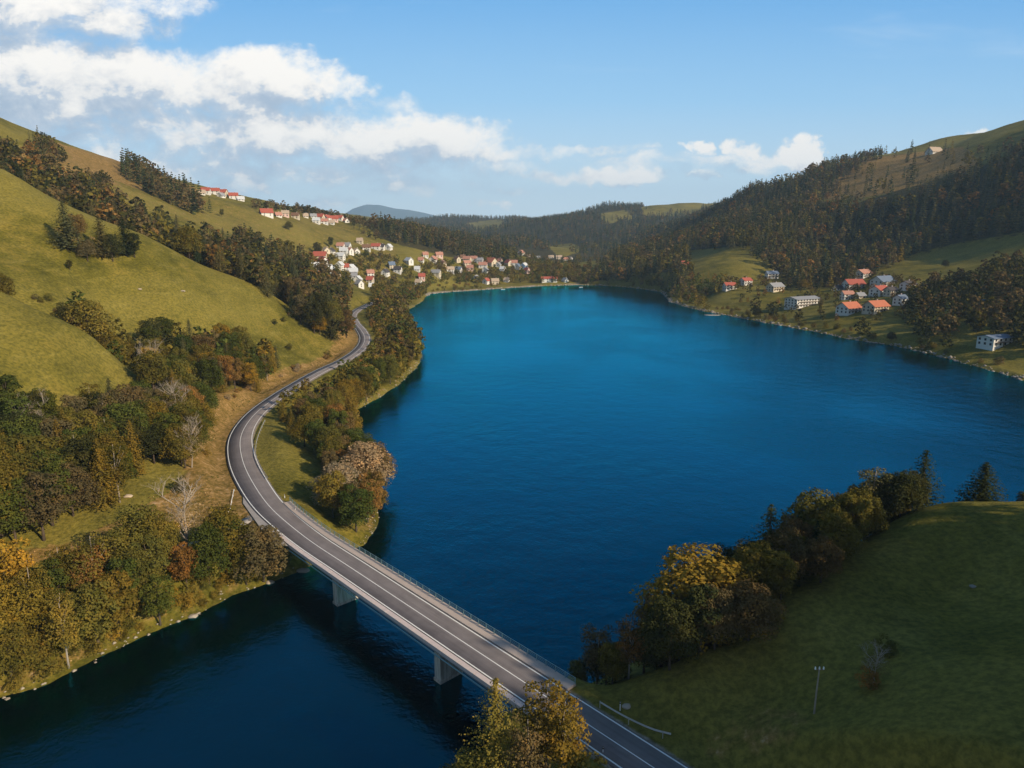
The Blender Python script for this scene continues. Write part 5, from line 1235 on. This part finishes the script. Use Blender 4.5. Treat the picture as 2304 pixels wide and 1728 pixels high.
# ------------------------------------------------------------------ houses
RCOL = {'red': (.36, .085, .052), 'orange': (.46, .145, .072), 'salmon': (.42, .20, .14), 'dark': (.06, .05, .05), 'grey': (.27, .27, .28), 'blue grey': (.13, .17, .24), 'pale grey': (.55, .56, .57), 'brown': (.17, .09, .05), 'tan': (.42, .32, .23)}
RM = {k: simple("roof_" + k.replace(' ', '_'), c, .8, .22, .6, bump=.3) for k, c in RCOL.items()}
WCOL = {'white': (.68, .66, .62), 'cream': (.58, .50, .38), 'pink': (.68, .48, .42), 'blue': (.30, .45, .62)}
WM = {k: simple("wall_" + k, c, .85, .08, .4) for k, c in WCOL.items()}
def house(name, X, Y, L, Dp, H_, rz, roof, wall, label, grp, cat='house', storeys=2, pitch=.66, detail=1, flat=False):
    zs = [float(hgt(X + dx, Y + dy)) for dx in (-L * .35, L * .35) for dy in (-Dp * .35, Dp * .35)]
    z = min(zs) + (.5 * (max(zs) - min(zs)))
    o = empty(name, (X, Y, z), rz); a, b = L / 2, Dp / 2; rh = Dp * .5 * pitch if not flat else Dp * .12
    w = MB(); sink = max(1.0, z - min(zs) + 1)
    w.box(-a, a, -b, b, -sink, H_)
    w.quad([(-a, -b, H_ + .001), (-a, b, H_ + .001), (-a, 0, H_ + rh)][::-1]); w.quad([(a, -b, H_ + .001), (a, b, H_ + .001), (a, 0, H_ + rh)])
    w.build('wall', WM[wall], o)
    ov = .09 * Dp; t_ = .28; k = rh / b
    r_ = MB()
    for s in (-1, 1):
        e = [(-a - ov, s * (b + ov), H_ - ov * k), (a + ov, s * (b + ov), H_ - ov * k), (a + ov, 0, H_ + rh), (-a - ov, 0, H_ + rh)]
        if s > 0: e = e[::-1]
        up = [(x, y, zz + .05) for x, y, zz in e]; hi = [(x, y, zz + t_) for x, y, zz in e]
        r_.quad(up[::-1]); r_.quad(hi)
        for i in range(4): j = (i + 1) % 4; r_.quad([up[i], up[j], hi[j], hi[i]])
    ro = r_.build('roof', RM[roof], o)
    if not flat:
        c = MB(); cx = a * .35; c.box(cx - .35, cx + .35, b * .2, b * .2 + .7, H_, H_ + rh + 1.0); c.box(cx - .45, cx + .45, b * .2 - .1, b * .2 + .8, H_ + rh + 1.0, H_ + rh + 1.15); c.build('chimney', M['concrete_light'], ro)
    fh = H_ / storeys
    def window(cx, cy, cz, ax, sg, ww=1.3, hh=1.4):
        m_ = MB(); d = .06
        if ax == 'y':
            m_.box(cx - ww / 2 - .12, cx + ww / 2 + .12, cy if sg > 0 else cy - d, cy + d if sg > 0 else cy, cz - hh / 2 - .12, cz + hh / 2 + .12, 0)
            m_.box(cx - ww / 2, cx + ww / 2, cy + sg * d if sg > 0 else cy - d - .03, cy + d + .03 if sg > 0 else cy - d, cz - hh / 2, cz + hh / 2, 1)
        else:
            m_.box(cx if sg > 0 else cx - d, cx + d if sg > 0 else cx, cy - ww / 2 - .12, cy + ww / 2 + .12, cz - hh / 2 - .12, cz + hh / 2 + .12, 0)
            m_.box(cx + d if sg > 0 else cx - d - .03, cx + d + .03 if sg > 0 else cx - d, cy - ww / 2, cy + ww / 2, cz - hh / 2, cz + hh / 2, 1)
        m_.build('window', [M['wood'] if detail > 1 else M['dark'], M['pane']], o)
    for st in range(storeys):
        cz = fh * (st + .55)
        ny = max(2, int(L / (3.4 if detail > 1 else 5.0))); nx = max(1, int(Dp / (3.6 if detail > 1 else 5.5)))
        for i in range(ny): window(-a + (i + .5) * L / ny, -b, cz, 'y', -1, 1.25, min(1.4, fh * .5))
        for sg in (-1, 1):
            for i in range(nx): window(sg * a, -b + (i + .5) * Dp / nx, cz, 'x', sg, 1.2, min(1.4, fh * .5))
    if detail > 1:
        d_ = MB(); d_.box(-.6 + a * .1, .5 + a * .1, -b - .1, -b - .002, 0, 2.1); d_.build('door', M['wood'], o)
        for st in range(1, storeys):
            m_ = MB(); zb = fh * st; m_.box(-a * .8, a * .8, -b - 1.3, -b - .003, zb - .15, zb)
            m_.box(-a * .8, a * .8, -b - 1.3, -b - 1.24, zb + .85, zb + .95)
            for i in range(int(L * .8 / .45)): xx = -a * .8 + i * .45; m_.box(xx, xx + .06, -b - 1.29, -b - 1.24, zb, zb + .85)
            m_.build('balcony', M['wood'], o)
    tag(o, label, cat, group=grp); return o
ORD = ['leftmost', 'second from the left', 'third from the left', 'fourth from the left', 'fifth from the left', 'sixth from the left', 'seventh from the left', 'eighth from the left', 'ninth from the left', 'tenth from the left', 'eleventh from the left', 'twelfth from the left',
       'thirteenth from the left', 'fourteenth from the left', 'fifteenth from the left', 'sixteenth from the left', 'seventeenth from the left', 'eighteenth from the left', 'nineteenth from the left', 'twentieth from the left']
def mk_house(x, y, wpx, roof, wall, label, grp, rz=None, **kw):
    X, Y, Zh = at(x, y, 200)
    d = math.hypot(X, Y); L = max(8.0, min(34, wpx * d / F)); rr = random.Random(int(x * 31 + y * 7))
    L *= .88
    if rz is None: rz = rr.choice([-.25, .15, .35, -.05, 1.2, -.9]) + rr.uniform(-.15, .15) - math.atan2(X, Y) * .6
    if wpx > 14 and kw.get('detail', 1) == 1: rz = .12; kw['pitch'] = .55; kw['Dp'] = 9.5; L = max(L, 22)
    st = kw.pop('storeys', 2); Dp = kw.pop('Dp', max(8.0, L * rr.uniform(.62, .78))); H_ = kw.pop('H', (2.6 if wpx > 14 or kw.get('detail', 1) > 1 else 2.25) * st); kw.setdefault('pitch', .66 if kw.get('detail', 1) > 1 else .95)
    return house('house' if 'name' not in kw else kw.pop('name'), X, Y, L, Dp, H_, rz, roof, wall, label, grp, storeys=st, **kw)
for u, v, w, rf, wl, lb, rz in RV:
    x, y = r1(u, v); mk_house(x, y - .6, w / 4.608 / 2.25, rf, wl, lb, 'houses of the right village', rz=rz, detail=2, storeys=2 if w > 100 else 1)
x, y = r1(940, 510); mk_house(x, y - .5, 33, 'grey', 'white', 'large white apartment house with balconies on three floors near the right shore', 'houses of the right village', rz=.45, detail=2, storeys=3, Dp=15, flat=True, name='apartment_house')
mk_house(994, 345, 25, 'blue grey', 'white', 'lone white two storey house with a flat blue grey roof on the dark right bank', 'houses of the right village', rz=.35, detail=2, storeys=2, Dp=11, flat=True)
mk_house(685, 265.5, 9, 'red', 'cream', 'tiny red roofed hut at the foot of the forested right hillside', 'scattered huts', rz=.3, storeys=1)
mk_house(934, 153, 12, 'tan', 'white', 'long pale farmhouse on the crest of the right hill', 'scattered huts', rz=.3, storeys=1)
for cl, ((x0, y0, s), lst) in VIL.items():
    cnt = {}
    for u, v, w, rf, wl in sorted(lst):
        key = (rf, wl); tot = sum(1 for q in lst if (q[3], q[4]) == key); k = cnt.get(key, 0); cnt[key] = k + 1
        lab = '%s house, %s roof, %s' % (wl, rf, cl) if tot == 1 else '%s %s house, %s roof, %s' % (ORD[k], wl, rf, cl)
        mk_house((x0 + u / s) / 2.25, (y0 + v / s) / 2.25 - .3, w / s / 2.25 * 1.05, rf, wl, lab, 'houses of the ' + cl, storeys=2 if w > 80 else 1)

# ------------------------------------------------------------------ air
hz = bpy.data.materials.new("haze"); hz.use_nodes = True
HT = NT(hz.node_tree); HT.n.remove(HT.n['Principled BSDF'])
pv = HT.new('ShaderNodeVolumePrincipled'); pv.inputs['Color'].default_value = (.52, .75, 1.0, 1); pv.inputs['Density'].default_value = .00007; pv.inputs['Anisotropy'].default_value = 0.0
HT.l.new(pv.outputs[0], HT.n['Material Output'].inputs['Volume'])
q = MB(); q.box(-6000, 7000, -400, 14300, -280, 900)
o = q.build('haze', hz); tag(o, 'thin pale blue air over the whole valley', 'haze', kind='stuff')
